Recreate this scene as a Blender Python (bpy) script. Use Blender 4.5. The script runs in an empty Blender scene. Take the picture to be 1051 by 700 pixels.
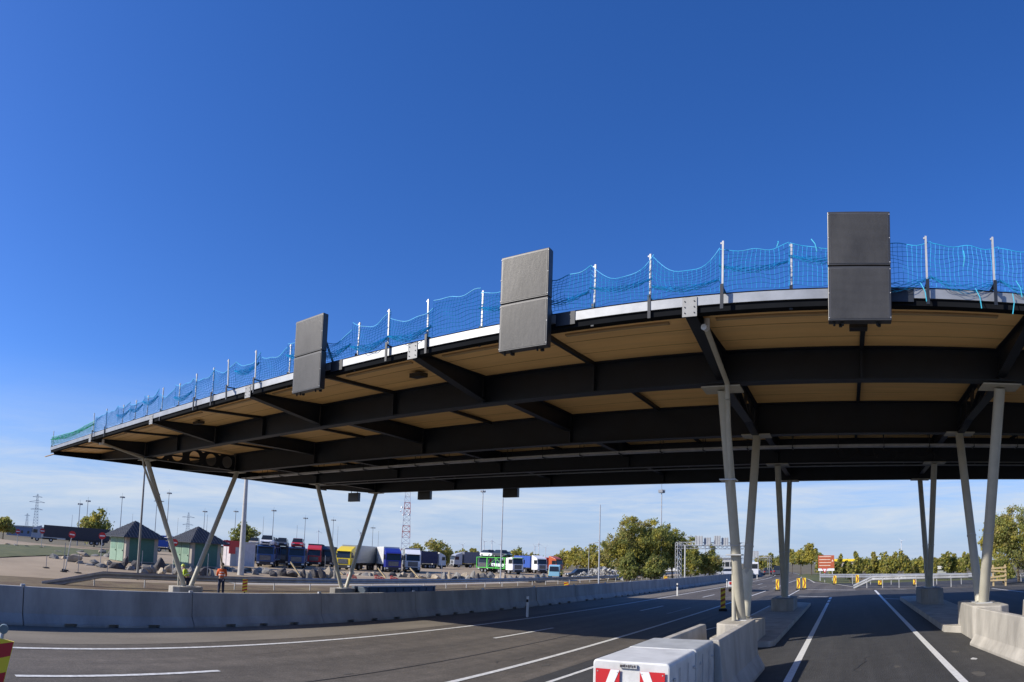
import bpy, bmesh, math, random
from mathutils import Vector, Matrix, noise
random.seed(7)
S = bpy.context.scene
COL = S.collection
sin, cos, tan, pi, R = math.sin, math.cos, math.tan, math.pi, math.radians

# ------------------------------------------------------------------ camera: a level phone panorama (cylindrical sweep), at eye height on the lane
F, X0, CY, PITCH, ROLL = 653.905, 871.55, 522.26, 0.0792, 0.0317     # pixels of the 1051 x 700 photograph
CX = 525.5
EYE = 2.0
TH0 = (CX - X0) / F
ch, sh = cos(TH0), sin(TH0)
right0 = Vector((ch, -sh, 0)); fwd0 = Vector((sh, ch, 0)); up0 = Vector((0, 0, 1))
fwd = cos(PITCH) * fwd0 + sin(PITCH) * up0
up1 = -sin(PITCH) * fwd0 + cos(PITCH) * up0
rgt = cos(ROLL) * right0 + sin(ROLL) * up1
upv = -sin(ROLL) * right0 + cos(ROLL) * up1
cam = bpy.data.cameras.new('camera')
camo = bpy.data.objects.new('camera', cam); COL.objects.link(camo)
m3 = Matrix((rgt, upv, -fwd)).transposed()
camo.matrix_world = Matrix.Translation((0, 0, EYE)) @ m3.to_4x4()
cam.type = 'PANO'; cam.panorama_type = 'CENTRAL_CYLINDRICAL'
cam.central_cylindrical_radius = 1.0
cam.central_cylindrical_range_u_min = -CX / F; cam.central_cylindrical_range_u_max = CX / F
cam.central_cylindrical_range_v_min = (CY - 700) / F; cam.central_cylindrical_range_v_max = CY / F
cam.clip_start = 0.05; cam.clip_end = 20000
S.camera = camo

def ray(px, py):
    t = (px - CX) / F; v = (CY - py) / F
    return sin(t) * rgt + cos(t) * fwd + v * upv
def at(px, py, z=0.0):                       # the point on level z seen in that direction
    d = ray(px, py); k = (z - EYE) / d.z
    return Vector((d.x * k, d.y * k, z))
def far(px, py, r):                          # the point at plan distance r seen in that direction
    d = ray(px, py); k = r / math.hypot(d.x, d.y)
    return Vector((d.x * k, d.y * k, EYE + d.z * k))

# ------------------------------------------------------------------ light
SUNV = Vector((-1.08, -1.1, 1.0)).normalized()
w = bpy.data.worlds.new('World'); S.world = w; w.use_nodes = True
nt = w.node_tree; nt.nodes.clear()
def N(t, **k):
    n = nt.nodes.new(t)
    for a, b in k.items(): setattr(n, a, b)
    return n
sky = N('ShaderNodeTexSky', sky_type='NISHITA', sun_disc=False)
sky.sun_elevation = math.asin(SUNV.z); sky.sun_rotation = math.atan2(SUNV.x, SUNV.y)
sky.altitude = 120; sky.air_density = 1.0; sky.dust_density = 0.6; sky.ozone_density = 2.0
hsv = N('ShaderNodeHueSaturation'); hsv.inputs['Saturation'].default_value = 1.28; hsv.inputs['Value'].default_value = 1.0
tint = N('ShaderNodeMixRGB', blend_type='MULTIPLY'); tint.inputs['Fac'].default_value = 1; tint.inputs['Color2'].default_value = (.76, .95, 1.46, 1)
tc = N('ShaderNodeTexCoord'); sep = N('ShaderNodeSeparateXYZ')
nt.links.new(tc.outputs['Generated'], sep.inputs[0])
mp = N('ShaderNodeMapping'); mp.inputs['Scale'].default_value = (1.6, 1.6, 15); mp.inputs['Rotation'].default_value = (0.02, 0.03, 0.5)
nz = N('ShaderNodeTexNoise'); nz.inputs['Scale'].default_value = 2.2; nz.inputs['Detail'].default_value = 9; nz.inputs['Roughness'].default_value = 0.68; nz.inputs['Distortion'].default_value = 0.5
nt.links.new(tc.outputs['Generated'], mp.inputs[0]); nt.links.new(mp.outputs[0], nz.inputs['Vector'])
cr = N('ShaderNodeMapRange'); cr.inputs['From Min'].default_value = 0.38; cr.inputs['From Max'].default_value = 0.66
nt.links.new(nz.outputs['Fac'], cr.inputs['Value'])
band = N('ShaderNodeValToRGB'); e = band.color_ramp.elements               # how much thin cirrus by height above the horizon
e[0].position = 0.0; e[0].color = (.45, .45, .45, 1); e[1].position = 0.27; e[1].color = (0, 0, 0, 1)
for p, v in ((0.035, .6), (0.09, .95), (0.14, .40), (0.18, .10)):
    q = e.new(p); q.color = (v, v, v, 1)
nt.links.new(sep.outputs['Z'], band.inputs[0])
mul = N('ShaderNodeMath', operation='MULTIPLY'); nt.links.new(cr.outputs[0], mul.inputs[0]); nt.links.new(band.outputs[0], mul.inputs[1])
mix = N('ShaderNodeMixRGB'); mix.inputs['Color2'].default_value = (5.6, 6.2, 7.0, 1)
nt.links.new(sky.outputs[0], hsv.inputs['Color']); nt.links.new(hsv.outputs[0], tint.inputs['Color1'])
hz = N('ShaderNodeMixRGB'); hz.inputs['Color2'].default_value = (3.6, 4.7, 6.6, 1)
hr = N('ShaderNodeMapRange', interpolation_type='SMOOTHSTEP'); hr.inputs['From Min'].default_value = .30; hr.inputs['From Max'].default_value = -.03; hr.inputs['To Max'].default_value = .95
nt.links.new(sep.outputs['Z'], hr.inputs['Value']); nt.links.new(hr.outputs[0], hz.inputs['Fac']); nt.links.new(tint.outputs[0], hz.inputs['Color1']); nt.links.new(hz.outputs[0], mix.inputs['Color1']); nt.links.new(mul.outputs[0], mix.inputs['Fac'])
bg = N('ShaderNodeBackground'); bg.inputs['Strength'].default_value = 0.094
nt.links.new(mix.outputs[0], bg.inputs[0])
wo = N('ShaderNodeOutputWorld'); nt.links.new(bg.outputs[0], wo.inputs[0])
sd = bpy.data.lights.new('sun', 'SUN'); sd.energy = 4.6; sd.angle = R(0.53); sd.color = (1, .93, .82)
so = bpy.data.objects.new('sun', sd); COL.objects.link(so); so.rotation_euler = SUNV.to_track_quat('Z', 'Y').to_euler()
S.view_settings.view_transform = 'Standard'; S.view_settings.look = 'None'; S.view_settings.exposure = 0.34; S.view_settings.gamma = 1
S.view_settings.use_curve_mapping = False
S.cycles.max_bounces = 8; S.cycles.diffuse_bounces = 4; S.cycles.transparent_max_bounces = 8

# ------------------------------------------------------------------ materials
MATS = {}
def mat(name, col, rough=0.7, metal=0.0, var=0.12, scale=3.0, bump=0.0, col2=None, spec=0.5, bscale=None, stretch=(1, 1, 1), detail=6):
    if name in MATS: return MATS[name]
    m = bpy.data.materials.new(name); m.use_nodes = True; t = m.node_tree; b = t.nodes['Principled BSDF']
    c = t.nodes.new('ShaderNodeTexCoord'); mpn = t.nodes.new('ShaderNodeMapping'); mpn.inputs['Scale'].default_value = stretch
    t.links.new(c.outputs['Object'], mpn.inputs[0])
    n = t.nodes.new('ShaderNodeTexNoise'); n.inputs['Scale'].default_value = scale; n.inputs['Detail'].default_value = detail; n.inputs['Roughness'].default_value = 0.6
    t.links.new(mpn.outputs[0], n.inputs['Vector'])
    r = t.nodes.new('ShaderNodeValToRGB'); r.color_ramp.elements[0].position = .3; r.color_ramp.elements[1].position = .7
    c2 = col2 or tuple(min(1, x * (1 + var)) for x in col)
    c1 = col if col2 else tuple(x * (1 - var) for x in col)
    r.color_ramp.elements[0].color = (*c1, 1); r.color_ramp.elements[1].color = (*c2, 1)
    t.links.new(n.outputs['Fac'], r.inputs[0]); t.links.new(r.outputs[0], b.inputs['Base Color'])
    b.inputs['Roughness'].default_value = rough; b.inputs['Metallic'].default_value = metal; b.inputs['Specular IOR Level'].default_value = spec
    if bump:
        n2 = t.nodes.new('ShaderNodeTexNoise'); n2.inputs['Scale'].default_value = bscale or scale * 6; n2.inputs['Detail'].default_value = 5
        t.links.new(mpn.outputs[0], n2.inputs['Vector'])
        bp = t.nodes.new('ShaderNodeBump'); bp.inputs['Strength'].default_value = bump; bp.inputs['Distance'].default_value = 0.02
        t.links.new(n2.outputs['Fac'], bp.inputs['Height']); t.links.new(bp.outputs[0], b.inputs['Normal'])
    MATS[name] = m; return m
M = mat
steel_dark = M('anthracite_paint', (.008, .012, .020), .5, 0, .25, 2.0)
soffit_m = M('tan_soffit_board', (.88, .56, .23), .5, 0, .10, 1.1, .1, stretch=(.4, 3, 1))
galv = M('galvanised_sheet', (.30, .31, .32), .45, .5, .16, 2.5)
galv_post = M('galvanised_post', (.48, .48, .47), .5, .25, .15, 4)
rail_m = M('guardrail_steel', (.36, .37, .38), .45, .6, .2, 2)
col_m = M('beige_grey_column_paint', (.44, .415, .335), .5, 0, .08, 3)
conc = M('precast_concrete', (.28, .265, .24), .85, 0, .28, 2.0, .5, bscale=30, stretch=(1, 1, .4), detail=10)
conc_w = M('pale_concrete', (.38, .355, .31), .85, 0, .26, 2.2, .5, bscale=30, stretch=(1, 1, .4), detail=10)
conc_left = M('grey_barrier_concrete', (.30, .295, .285), .85, 0, .28, 1.3, .4, bscale=25, stretch=(1, 1, .35), detail=10)
dark_gap = M('dark_rubber', (.02, .02, .02), .9)
black_box = M('sign_housing_black', (.035, .034, .033), .38, .1, .2, 3.5, spec=.6)
sign_face = M('sign_face_louvre', (.050, .048, .045), .42, .1, .32, 2.4, .08, spec=.6, stretch=(1, 1, .45), detail=9)
net_blue = M('blue_net_cord', (.015, .36, .66), .6, 0, .25, 3)
net_cyan = M('cyan_tie_cord', (.05, .45, .62), .6)
net_green = M('green_net_cord', (.05, .50, .30), .6, 0, .25, 3)
wh_plastic = M('white_plastic', (.60, .60, .58), .5, 0, .16, 3, .12, detail=9)
white_paint = M('white_road_paint', (.58, .58, .56), .7, 0, .30, 9)
red_m = M('red_film', (.52, .02, .025), .4, 0, .06)
white_m = M('white_film', (.78, .78, .78), .4, 0, .04)
yel_m = M('yellow_film', (.85, .62, .03), .4, 0, .05)
brn_m = M('red_brown_film', (.33, .07, .03), .45, 0, .05)
glass_m = M('dark_vehicle_glass', (.02, .025, .03), .12, 0, .05)
tyre_m = M('tyre_rubber', (.02, .02, .02), .85)
rim_m = M('wheel_rim', (.35, .35, .36), .4, .6)
chassis_m = M('chassis_black', (.03, .03, .032), .7)
lamp_m = M('lamp_lens', (.75, .75, .72), .2)
bark = M('bark', (.09, .07, .05), .9, 0, .3, 6)
wood = M('raw_timber', (.50, .38, .20), .8, 0, .15, 3)
mast_m = M('mast_zinc', (.45, .46, .47), .5, .3)
mast_dark = M('far_mast_zinc', (.26, .28, .31), .6, .2)
def paint(name, c, rough=.35): return M(name + '_paint', c, rough, 0, .04, 1.0)

# ------------------------------------------------------------------ building helpers
class MB:
    def __init__(s): s.v = []; s.f = []; s.mi = []; s.mats = []; s.cur = 0
    def use(s, m):
        if m not in s.mats: s.mats.append(m)
        s.cur = s.mats.index(m); return s
    def face(s, pts):
        i = len(s.v); s.v += [tuple(p) for p in pts]; s.f.append(tuple(range(i, i + len(pts)))); s.mi.append(s.cur); return s
    def box(s, a, b):
        x0, y0, z0 = a; x1, y1, z1 = b; i = len(s.v)
        s.v += [(x0, y0, z0), (x1, y0, z0), (x1, y1, z0), (x0, y1, z0), (x0, y0, z1), (x1, y0, z1), (x1, y1, z1), (x0, y1, z1)]
        for q in ((0, 3, 2, 1), (4, 5, 6, 7), (0, 1, 5, 4), (1, 2, 6, 5), (2, 3, 7, 6), (3, 0, 4, 7)):
            s.f.append(tuple(i + k for k in q)); s.mi.append(s.cur)
        return s
    def prism(s, prof, p0, p1, side=None, upd=Vector((0, 0, 1))):
        """extrude a closed 2-D profile (side, up) from p0 to p1"""
        p0 = Vector(p0); p1 = Vector(p1); d = (p1 - p0).normalized()
        sd = side or d.cross(upd).normalized()
        i = len(s.v); n = len(prof)
        for p in (p0, p1): s.v += [tuple(p + sd * a + upd * b) for a, b in prof]
        for k in range(n): s.f.append((i + k, i + (k + 1) % n, i + n + (k + 1) % n, i + n + k)); s.mi.append(s.cur)
        s.f.append(tuple(i + k for k in reversed(range(n)))); s.mi.append(s.cur)
        s.f.append(tuple(i + n + k for k in range(n))); s.mi.append(s.cur)
        return s
    def tube(s, p0, p1, r0, r1=None, n=10):
        r1 = r0 if r1 is None else r1
        p0 = Vector(p0); p1 = Vector(p1); d = (p1 - p0).normalized()
        a = d.orthogonal().normalized(); b = d.cross(a); i = len(s.v)
        for p, r in ((p0, r0), (p1, r1)):
            s.v += [tuple(p + (a * cos(2 * pi * k / n) + b * sin(2 * pi * k / n)) * r) for k in range(n)]
        for k in range(n): s.f.append((i + k, i + (k + 1) % n, i + n + (k + 1) % n, i + n + k)); s.mi.append(s.cur)
        s.f.append(tuple(i + k for k in reversed(range(n)))); s.mi.append(s.cur)
        s.f.append(tuple(i + n + k for k in range(n))); s.mi.append(s.cur)
        return s
    def path(s, pts, r, n=6):
        for a, b in zip(pts, pts[1:]): s.tube(a, b, r, r, n)
        return s
    def bar(s, p0, p1, wd, hg):
        return s.prism([(-wd / 2, -hg / 2), (wd / 2, -hg / 2), (wd / 2, hg / 2), (-wd / 2, hg / 2)], p0, p1)
    def build(s, name, m=None, parent=None, smooth=False, bevel=0, each=0):
        if each:                                   # every solid of this builder becomes an object of its own (each = faces per solid)
            for k in range(0, len(s.f), each):
                q = MB(); fs = s.f[k:k + each]; lo = min(i for f in fs for i in f); hi = max(i for f in fs for i in f)
                q.v = s.v[lo:hi + 1]; q.f = [tuple(i - lo for i in f) for f in fs]; q.mi = [0] * len(fs)
                q.build(name, m, parent, smooth, bevel)
            return None
        me = bpy.data.meshes.new(name)
        me.from_pydata(s.v, [], s.f)
        if m: me.materials.append(m)
        else:
            for x in s.mats: me.materials.append(x)
            me.polygons.foreach_set('material_index', s.mi)
        if smooth:
            me.polygons.foreach_set('use_smooth', [True] * len(me.polygons))
            me.set_sharp_from_angle(angle=R(40))
        me.update()
        o = bpy.data.objects.new(name, me); COL.objects.link(o)
        if parent: o.parent = parent
        if bevel:
            b = o.modifiers.new('bevel', 'BEVEL'); b.width = bevel; b.segments = 2; b.limit_method = 'ANGLE'; b.angle_limit = R(35)
        return o
def tag(o, label=None, cat=None, group=None, kind=None):
    for k, v in (('label', label), ('category', cat), ('group', group), ('kind', kind)):
        if v: o[k] = v
    return o
def thing(name, label, cat, loc=(0, 0, 0), rz=0, group=None):
    o = bpy.data.objects.new(name, None); COL.objects.link(o); o.location = loc; o.rotation_euler = (0, 0, rz); o.empty_display_size = .2
    return tag(o, label, cat, group)
def kids(o): return [c for c in COL.objects if c.parent == o]
def copy_tree(o, loc=None, rz=None, label=None):
    def rec(x, par):
        c = x.copy(); COL.objects.link(c)
        if par: c.parent = par
        for k in CH.get(x.name, []): rec(k, c)
        return c
    CH = {}
    for x in list(COL.objects):
        if x.parent: CH.setdefault(x.parent.name, []).append(x)
    r = rec(o, None)
    if loc is not None: r.location = loc
    if rz is not None: r.rotation_euler = (0, 0, rz)
    if label: r['label'] = label
    return r
ORD = 'first second third fourth fifth sixth seventh eighth ninth tenth eleventh twelfth thirteenth fourteenth fifteenth sixteenth seventeenth eighteenth nineteenth twentieth'.split()
def o_(n): return ORD[n] if n < 20 else ('twenty-' + ORD[n - 20] if n < 29 else ('thirtieth' if n == 29 else ('thirty-' + ORD[n - 30] if n < 39 else ('fortieth' if n == 39 else 'forty-' + ORD[n - 40]))))
def ss(x): x = max(0, min(1, x)); return x * x * (3 - 2 * x)

# ------------------------------------------------------------------ terrain
LOW = -0.75
def zr(x, y):
    if x >= 1: z = 0
    elif x >= -6: z = -.35 * (1 - x) / 7
    elif x >= -16.4: z = -.35
    elif x >= -20: z = -.35 + (LOW + .35) * (-16.4 - x) / 3.6
    else: z = LOW
    if x < -40: z += .62 * ss((-x - 40) / 20) * ss((52 - y) / 22)
    return z
def bend(x, y):
    return x - max(0, y - 85) ** 2 / 760.0
def sheet(name, rows, z_off, m, kind='structure', nx=None, xb=()):
    """rows of (y, xl, xr): a sheet that follows the terrain"""
    b = MB(); fr = nx or 6
    P = []
    for y, xl, xr in rows:
        xs = [xl + (xr - xl) * k / fr for k in range(fr + 1)]
        P.append([(bend(x, y), y, zr(x, y) + z_off) for x in xs])
    for a, c in zip(P, P[1:]):
        for k in range(len(a) - 1): b.face([a[k], a[k + 1], c[k + 1], c[k]])
    o = b.build(name, m); tag(o, kind=kind); return o
gx = [-6000, -1500, -600, -300, -220, -170, -140, -120, -100, -90, -80, -75, -70, -66, -62, -58, -54, -50, -46, -42, -40, -36, -30, -24, -20, -16.4, -12, -6, -3, 1, 8, 16, 30, 60, 120, 300, 1500, 6000]
gy = [-3000, -300, -40, -10, 0, 5, 10, 15, 20, 25, 28, 31, 34, 37, 40, 43, 46, 49, 52, 58, 70, 85, 100, 130, 180, 300, 600, 1500, 8000]
b = MB()
vi = {}
for j, y in enumerate(gy):
    for i, x in enumerate(gx): vi[i, j] = len(b.v); b.v.append((x, y, zr(x, y) - .12))
for j in range(len(gy) - 1):
    for i in range(len(gx) - 1): b.f.append((vi[i, j], vi[i + 1, j], vi[i + 1, j + 1], vi[i, j + 1])); b.mi.append(0)
ground_m = M('dry_grass_and_dirt', (.085, .075, .035), .95, 0, 0, .12, .6, col2=(.17, .135, .08), bscale=5)
tag(b.build('ground', ground_m), kind='structure')

def asphalt(name, c1, c2, sc):
    m = mat(name, c1, .82, 0, 0, sc, .5, col2=c2, bscale=55, stretch=(1, .18, 1)); t = m.node_tree; bs = t.nodes['Principled BSDF']
    src = bs.inputs['Base Color'].links[0].from_socket; c = t.nodes.new('ShaderNodeTexCoord'); prev = src
    for sc2, lo, hi, a, b_, st in ((38, .35, .7, .72, 1.32, (1, 1, 1)), (2.3, .3, .75, .84, 1.16, (1, 1, 1)), (7, .58, .72, 1.0, 1.25, (1, 1, 1)), (1.5, .35, .68, .82, 1.16, (1, .02, 1)), (9, .4, .7, .93, 1.08, (1, .03, 1))):
        n = t.nodes.new('ShaderNodeTexNoise'); n.inputs['Scale'].default_value = sc2; n.inputs['Detail'].default_value = 4; mp2 = t.nodes.new('ShaderNodeMapping'); mp2.inputs['Scale'].default_value = st; t.links.new(c.outputs['Object'], mp2.inputs[0]); t.links.new(mp2.outputs[0], n.inputs['Vector'])
        r = t.nodes.new('ShaderNodeMapRange'); r.inputs['From Min'].default_value = lo; r.inputs['From Max'].default_value = hi; r.inputs['To Min'].default_value = a; r.inputs['To Max'].default_value = b_
        t.links.new(n.outputs['Fac'], r.inputs['Value']); mx = t.nodes.new('ShaderNodeVectorMath'); mx.operation = 'SCALE'; t.links.new(prev, mx.inputs[0]); t.links.new(r.outputs[0], mx.inputs['Scale']); prev = mx.outputs[0]
    t.links.new(prev, bs.inputs['Base Color'])
    return m
asp_old = asphalt('worn_asphalt', (.082, .071, .058), (.118, .101, .082), .55)
asp_new = asphalt('fresh_asphalt', (.036, .035, .034), (.052, .050, .048), .7)
dust = mat('dusty_shoulder', (.13, .112, .088), .9, 0, 0, .9, .5, col2=(.20, .175, .14), bscale=30, stretch=(1, .3, 1))
def rows(xl, xr, y0, y1, n): return [(y0 + (y1 - y0) * k / n, xl, xr) for k in range(n + 1)]
EDGE = lambda y: 25 if y <= 47 else (25 + (9.4 - 25) * (y - 47) / .8 if y < 47.8 else (9.4 + (.5 - 9.4) * (y - 47.8) / 4.2 if y < 52 else (.5 - 1.6 * (y - 52) / 10 if y < 62 else (-1.1 - 5.2 * (y - 62) / 29 if y < 91 else -6.3))))
ys = [-12, 0, 5, 10, 15, 20, 25, 30, 35, 40, 45, 47, 47.8, 50, 52, 55, 58, 62, 70, 80, 85, 91, 100, 110, 120, 130, 140, 155, 170, 190, 210, 240, 280, 330]
r1 = [(y, -15.28, -6) for y in ys]; sheet('road', r1, .0, asp_old, nx=4)
b = MB()
for y0, y1 in zip(ys, ys[1:]):
    for xa, xc_ in ((-6, -2.5), (-2.5, 1), (1, None)):
        q = []
        for x, y in ((xa, y0), (xc_, y0), (xc_, y1), (xa, y1)):
            x = EDGE(y) if x is None else min(x, EDGE(y)); q.append((bend(x, y), y, zr(x, y)))
        if abs(q[1][0] - q[0][0]) < .01 and abs(q[2][0] - q[3][0]) < .01: continue
        b.face(q)
tag(b.build('road', asp_old), kind='structure')
b = MB()
for y0, y1 in ((-12, 5), (5, 20), (20, 33), (33, 46.5)):
    for xa, xb_ in ((-6.05, -6), (-6, -2.5), (-2.5, 1), (1, 24.9)):
        b.face([(xa, y0, zr(xa, y0) + .004), (xb_, y0, zr(xb_, y0) + .004), (xb_, y1, zr(xb_, y1) + .004), (xa, y1, zr(xa, y1) + .004)])
tag(b.build('lane', asp_new), kind='structure')
sheet('road_shoulder', [(y, -15.28, -13.05 - .25 * noise.noise((y * .3, 0, 0))) for y in ys[:20]], .004, dust, nx=2)
sheet('far_shoulder', [(y, -15.28, -13.3) for y in ys[19:]], .004, dust, nx=2)
# opposite carriageway and truck park
asp_opp = mat('opposite_road_asphalt', (.10, .095, .09), .85, 0, 0, .4, .4, col2=(.15, .14, .13), bscale=30)
sheet('opposite_road', rows(-30.4, -20.1, -12, 85, 12) + [(y, -30.4, -20.1) for y in ys[21:]], .0, asp_opp, nx=3)
plaza_m = mat('bleached_plaza_surface', (.27, .205, .125), .9, 0, 0, .25, .5, col2=(.37, .285, .18), bscale=14)
plaza_m2 = mat('truck_park_surface', (.25, .19, .12), .9, 0, 0, .2, .5, col2=(.37, .285, .185), bscale=14)
b = MB()
xs_ = [-150, -120, -100, -90, -80, -75, -70, -66, -62, -58, -54, -50, -46, -42, -40, -37.1]
ys_ = [-10, 0, 5, 10, 15, 20, 25, 28, 31, 34, 37, 40, 43, 46, 49, 52, 58, 70, 85, 100, 130, 165]
for y0, y1 in zip(ys_, ys_[1:]):
    for x0, x1 in zip(xs_, xs_[1:]):
        b.face([(x, y, zr(x, y) + .0) for x, y in ((x0, y0), (x1, y0), (x1, y1), (x0, y1))])
tag(b.build('truck_park', plaza_m2), kind='structure')
strip_m = mat('service_road_surface', (.33, .30, .26), .9, 0, 0, .3, .4, col2=(.42, .385, .33))
sheet('service_road', [(y, -43.5, -38.0) for y in (27, 33, 40, 55, 70, 85, 110)], .01, strip_m, nx=1)
bank_m = mat('rusty_bank_grass', (.075, .042, .022), .95, 0, 0, .7, .8, col2=(.17, .13, .06), bscale=8)
sheet('verge', [(y, -37.2, -30.2) for y in (-10, 0, 10, 20, 30, 40, 55, 70, 85)], -.01, bank_m, nx=1)
grass_m = mat('mown_grass', (.04, .06, .014), .95, 0, 0, .35, .9, col2=(.12, .115, .035), bscale=7)
b = MB(); z_ = -.08
gp = [at(-20, 559, -.1), at(-20, 569, -.1), at(40, 571, -.1), at(100, 570.5, -.1), at(112, 563, -.1), at(60, 559.5, -.1)]
q0, q1, q2, q3 = at(-40, 557.5, -.1), at(112, 561.5, -.1), at(118, 570.5, -.1), at(-40, 568.5, -.1)
for i in range(30):
    for j in range(8):
        P4 = []
        for a, c in ((i, j), (i + 1, j), (i + 1, j + 1), (i, j + 1)):
            u, v = a / 30, c / 8; p = (q0 * (1 - u) + q1 * u) * (1 - v) + (q3 * (1 - u) + q2 * u) * v; P4.append((p.x, p.y, zr(p.x, p.y) + .06 + .05 * noise.noise((p.x * .3, p.y * .3, 0))))
        b.face(P4)
tag(b.build('grass_island', grass_m), kind='structure')
# verge on the inside of the right bend
b = MB(); pts = [(-5.9, 91), (-1.0, 62), (.7, 52.2), (9.5, 47.9), (28, 47.3), (60, 60), (60, 140), (-8, 140)]
b.face([(bend(x, y), y, zr(x, y) - .02) for x, y in pts]); tag(b.build('verge', grass_m), kind='structure')
b = MB(); pts = [(.4, 52.2), (9.5, 47.9), (34, 47), (34, 66), (-1.3, 66), (-.9, 62)]
b.face([(x, y, zr(x, y) + .004) for x, y in pts]); tag(b.build('side_road', asp_new), kind='structure')
# far hill
b = MB()
hm = mat('far_hill_scrub', (.06, .07, .06), 1, 0, 0, .01, col2=(.09, .10, .08))
hp = [(-60, 0), (0, 9), (60, 15), (130, 14), (180, 7), (240, 0)]
pr = []
for i in range(40):
    px = -80 + i * 9.5; r_ = 900
    h = max(0, 10 * math.exp(-((px - 30) / 60) ** 2) + 3 * math.exp(-((px - 160) / 70) ** 2) + .8 * noise.noise((px * .05, 3, 0)))
    p = far(px, 550, r_); pr.append((p.x, p.y, h))
for a, c in zip(pr, pr[1:]):
    b.face([(a[0], a[1], -2), (c[0], c[1], -2), (c[0], c[1], c[2]), (a[0], a[1], a[2])])
    k = 1.25; b.face([(a[0], a[1], a[2]), (c[0], c[1], c[2]), (c[0] * k, c[1] * k, -2), (a[0] * k, a[1] * k, -2)])
tag(b.build('hill', hm), kind='structure')

# ------------------------------------------------------------------ painted lines
def line_strip(b, pts, wd, z=.009):
    for (x0, y0), (x1, y1) in zip(pts, pts[1:]):
        n = max(1, int(abs(y1 - y0) / 6)) if abs(y1 - y0) > 8 else 1
        for k in range(n):
            xa, ya = x0 + (x1 - x0) * k / n, y0 + (y1 - y0) * k / n; xb, yb = x0 + (x1 - x0) * (k + 1) / n, y0 + (y1 - y0) * (k + 1) / n
            d = Vector((xb - xa, yb - ya, 0)).normalized(); s_ = Vector((d.y, -d.x, 0)) * wd / 2
            q = [(xa - s_.x, ya - s_.y), (xa + s_.x, ya + s_.y), (xb + s_.x, yb + s_.y), (xb - s_.x, yb - s_.y)]
            b.face([(bend(x, y), y, zr(x, y) + z) for x, y in q])
def lines(name, runs, wd, m=white_paint, z=.009):
    b = MB()
    for r_ in runs: line_strip(b, r_, wd, z)
    return tag(b.build(name, m), kind='structure')
lines('road_marking', [[(-1.12, -8), (-1.12, 34)], [(-1.12, 34.8), (-1.12, 36.4)], [(-1.12, 37.2), (-1.12, 39.5)], [(1.86, -8), (1.86, 46)]], .145, M('fresh_white_road_paint', (.66, .66, .64), .6, 0, .14, 11))
lines('road_marking', [[(-12.4, -10), (-12.35, 60), (-12.3, 330)], [(-7.05, -10), (-7.05, 54)]], .14)
lines('road_marking', [[(-5.6, 10), (-5.35, 19.6), (-4.3, 24.5), (-4.2, 34)], [(-4.2, 35.5), (-4.2, 56)], [(-7.05, 60), (-7.3, 85), (-7.4, 330)]], .12)
lines('road_marking', [[(-10, y), (-10, y + 3.9)] for y in [2.9 + 13.4 * k for k in range(14)]], .13)
lines('road_marking', [[(-8.3, 28.5), (-8.3, 33)], [(-8.5, 60), (-8.5, 66)]], .10, M('ghost_road_paint', (.3, .3, .29), .8, 0, .3, 5))
ds = [[(a.x, a.y) for a in (at(p, q, 0), at(r_, s_, 0))] for p, q, r_, s_ in ((827, 602.3, 878, 605.3), (820, 608.7, 850, 610.8), (904, 604.6, 930, 605), (905, 614.4, 940, 615.4), (1018, 604, 1051, 607.8), (940, 605, 947, 605.5))]
lines('road_marking', ds, .16)
cs = [(829, 592), (836, 596.5), (860, 599.5), (876, 602.7), (940, 602.6), (998, 602.2), (1060, 602.2)]
lines('road_marking', [[(at(x, y - .4, .0).x, at(x, y - .4, 0).y) for x, y in cs]], .22, conc_w, .03)

def patch(name, pts, m, z=.005, lab=None):
    b = MB(); b.face([(x, y, zr(x, y) + z) for x, y in pts]); tag(b.build(name, m), kind='structure')
tar = mat('tar_joint', (.016, .016, .017), .6, 0, .3, 8)
lines('road_joint', [[(-8.62, -10), (-8.6, 20), (-8.64, 85)], [(-5.66, -10), (-5.62, 46)]], .035, tar, .006)
rs = random.Random(21)
for x0, y0, n in ((-.2, 6.5, 9), (.9, 8.2, 7), (-9.3, 5.0, 8), (-7.6, 12.5, 9), (-11.3, 8.5, 7), (.2, 12, 6), (2.3, 8.5, 5)):
    p = [(x0, y0)]
    for _ in range(n): p.append((p[-1][0] + rs.uniform(-.16, .16), p[-1][1] + rs.uniform(.12, .42)))
    lines('road_crack', [p], .012, tar, .010)
oil = mat('oil_stain', (.03, .028, .026), .8, 0, .25, 4)
dst = mat('dust_scuff', (.085, .078, .068), .9, 0, .25, 6)
for k, (x0, y0, r0, m_) in enumerate(((.1, 7.3, .05, dst), (.55, 9.4, .04, oil), (-.2, 10.4, .05, dst), (.25, 8.3, .03, dst), (2.25, 11.2, .12, dst), (2.3, 14.0, .08, dst), (-.5, 8.1, .05, dst), (.9, 12.4, .06, dst), (2.15, 9.2, .04, dst), (-8.8, 9.0, .06, dst), (-6.6, 13.0, .08, dst), (2.5, 12.9, .06, white_paint))):
    q = [(x0 + r0 * (1 + .45 * noise.noise((cos(a) * 1.5 + k * 3, sin(a) * 1.5, 0))) * cos(a), y0 + 2.1 * r0 * (1 + .45 * noise.noise((cos(a) * 1.5 + k * 3, sin(a) * 1.5, 1))) * sin(a)) for a in [2 * pi * j / 22 for j in range(22)]]
    patch('road_stain', q, m_, .006 + .0004 * (k % 3))
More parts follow.
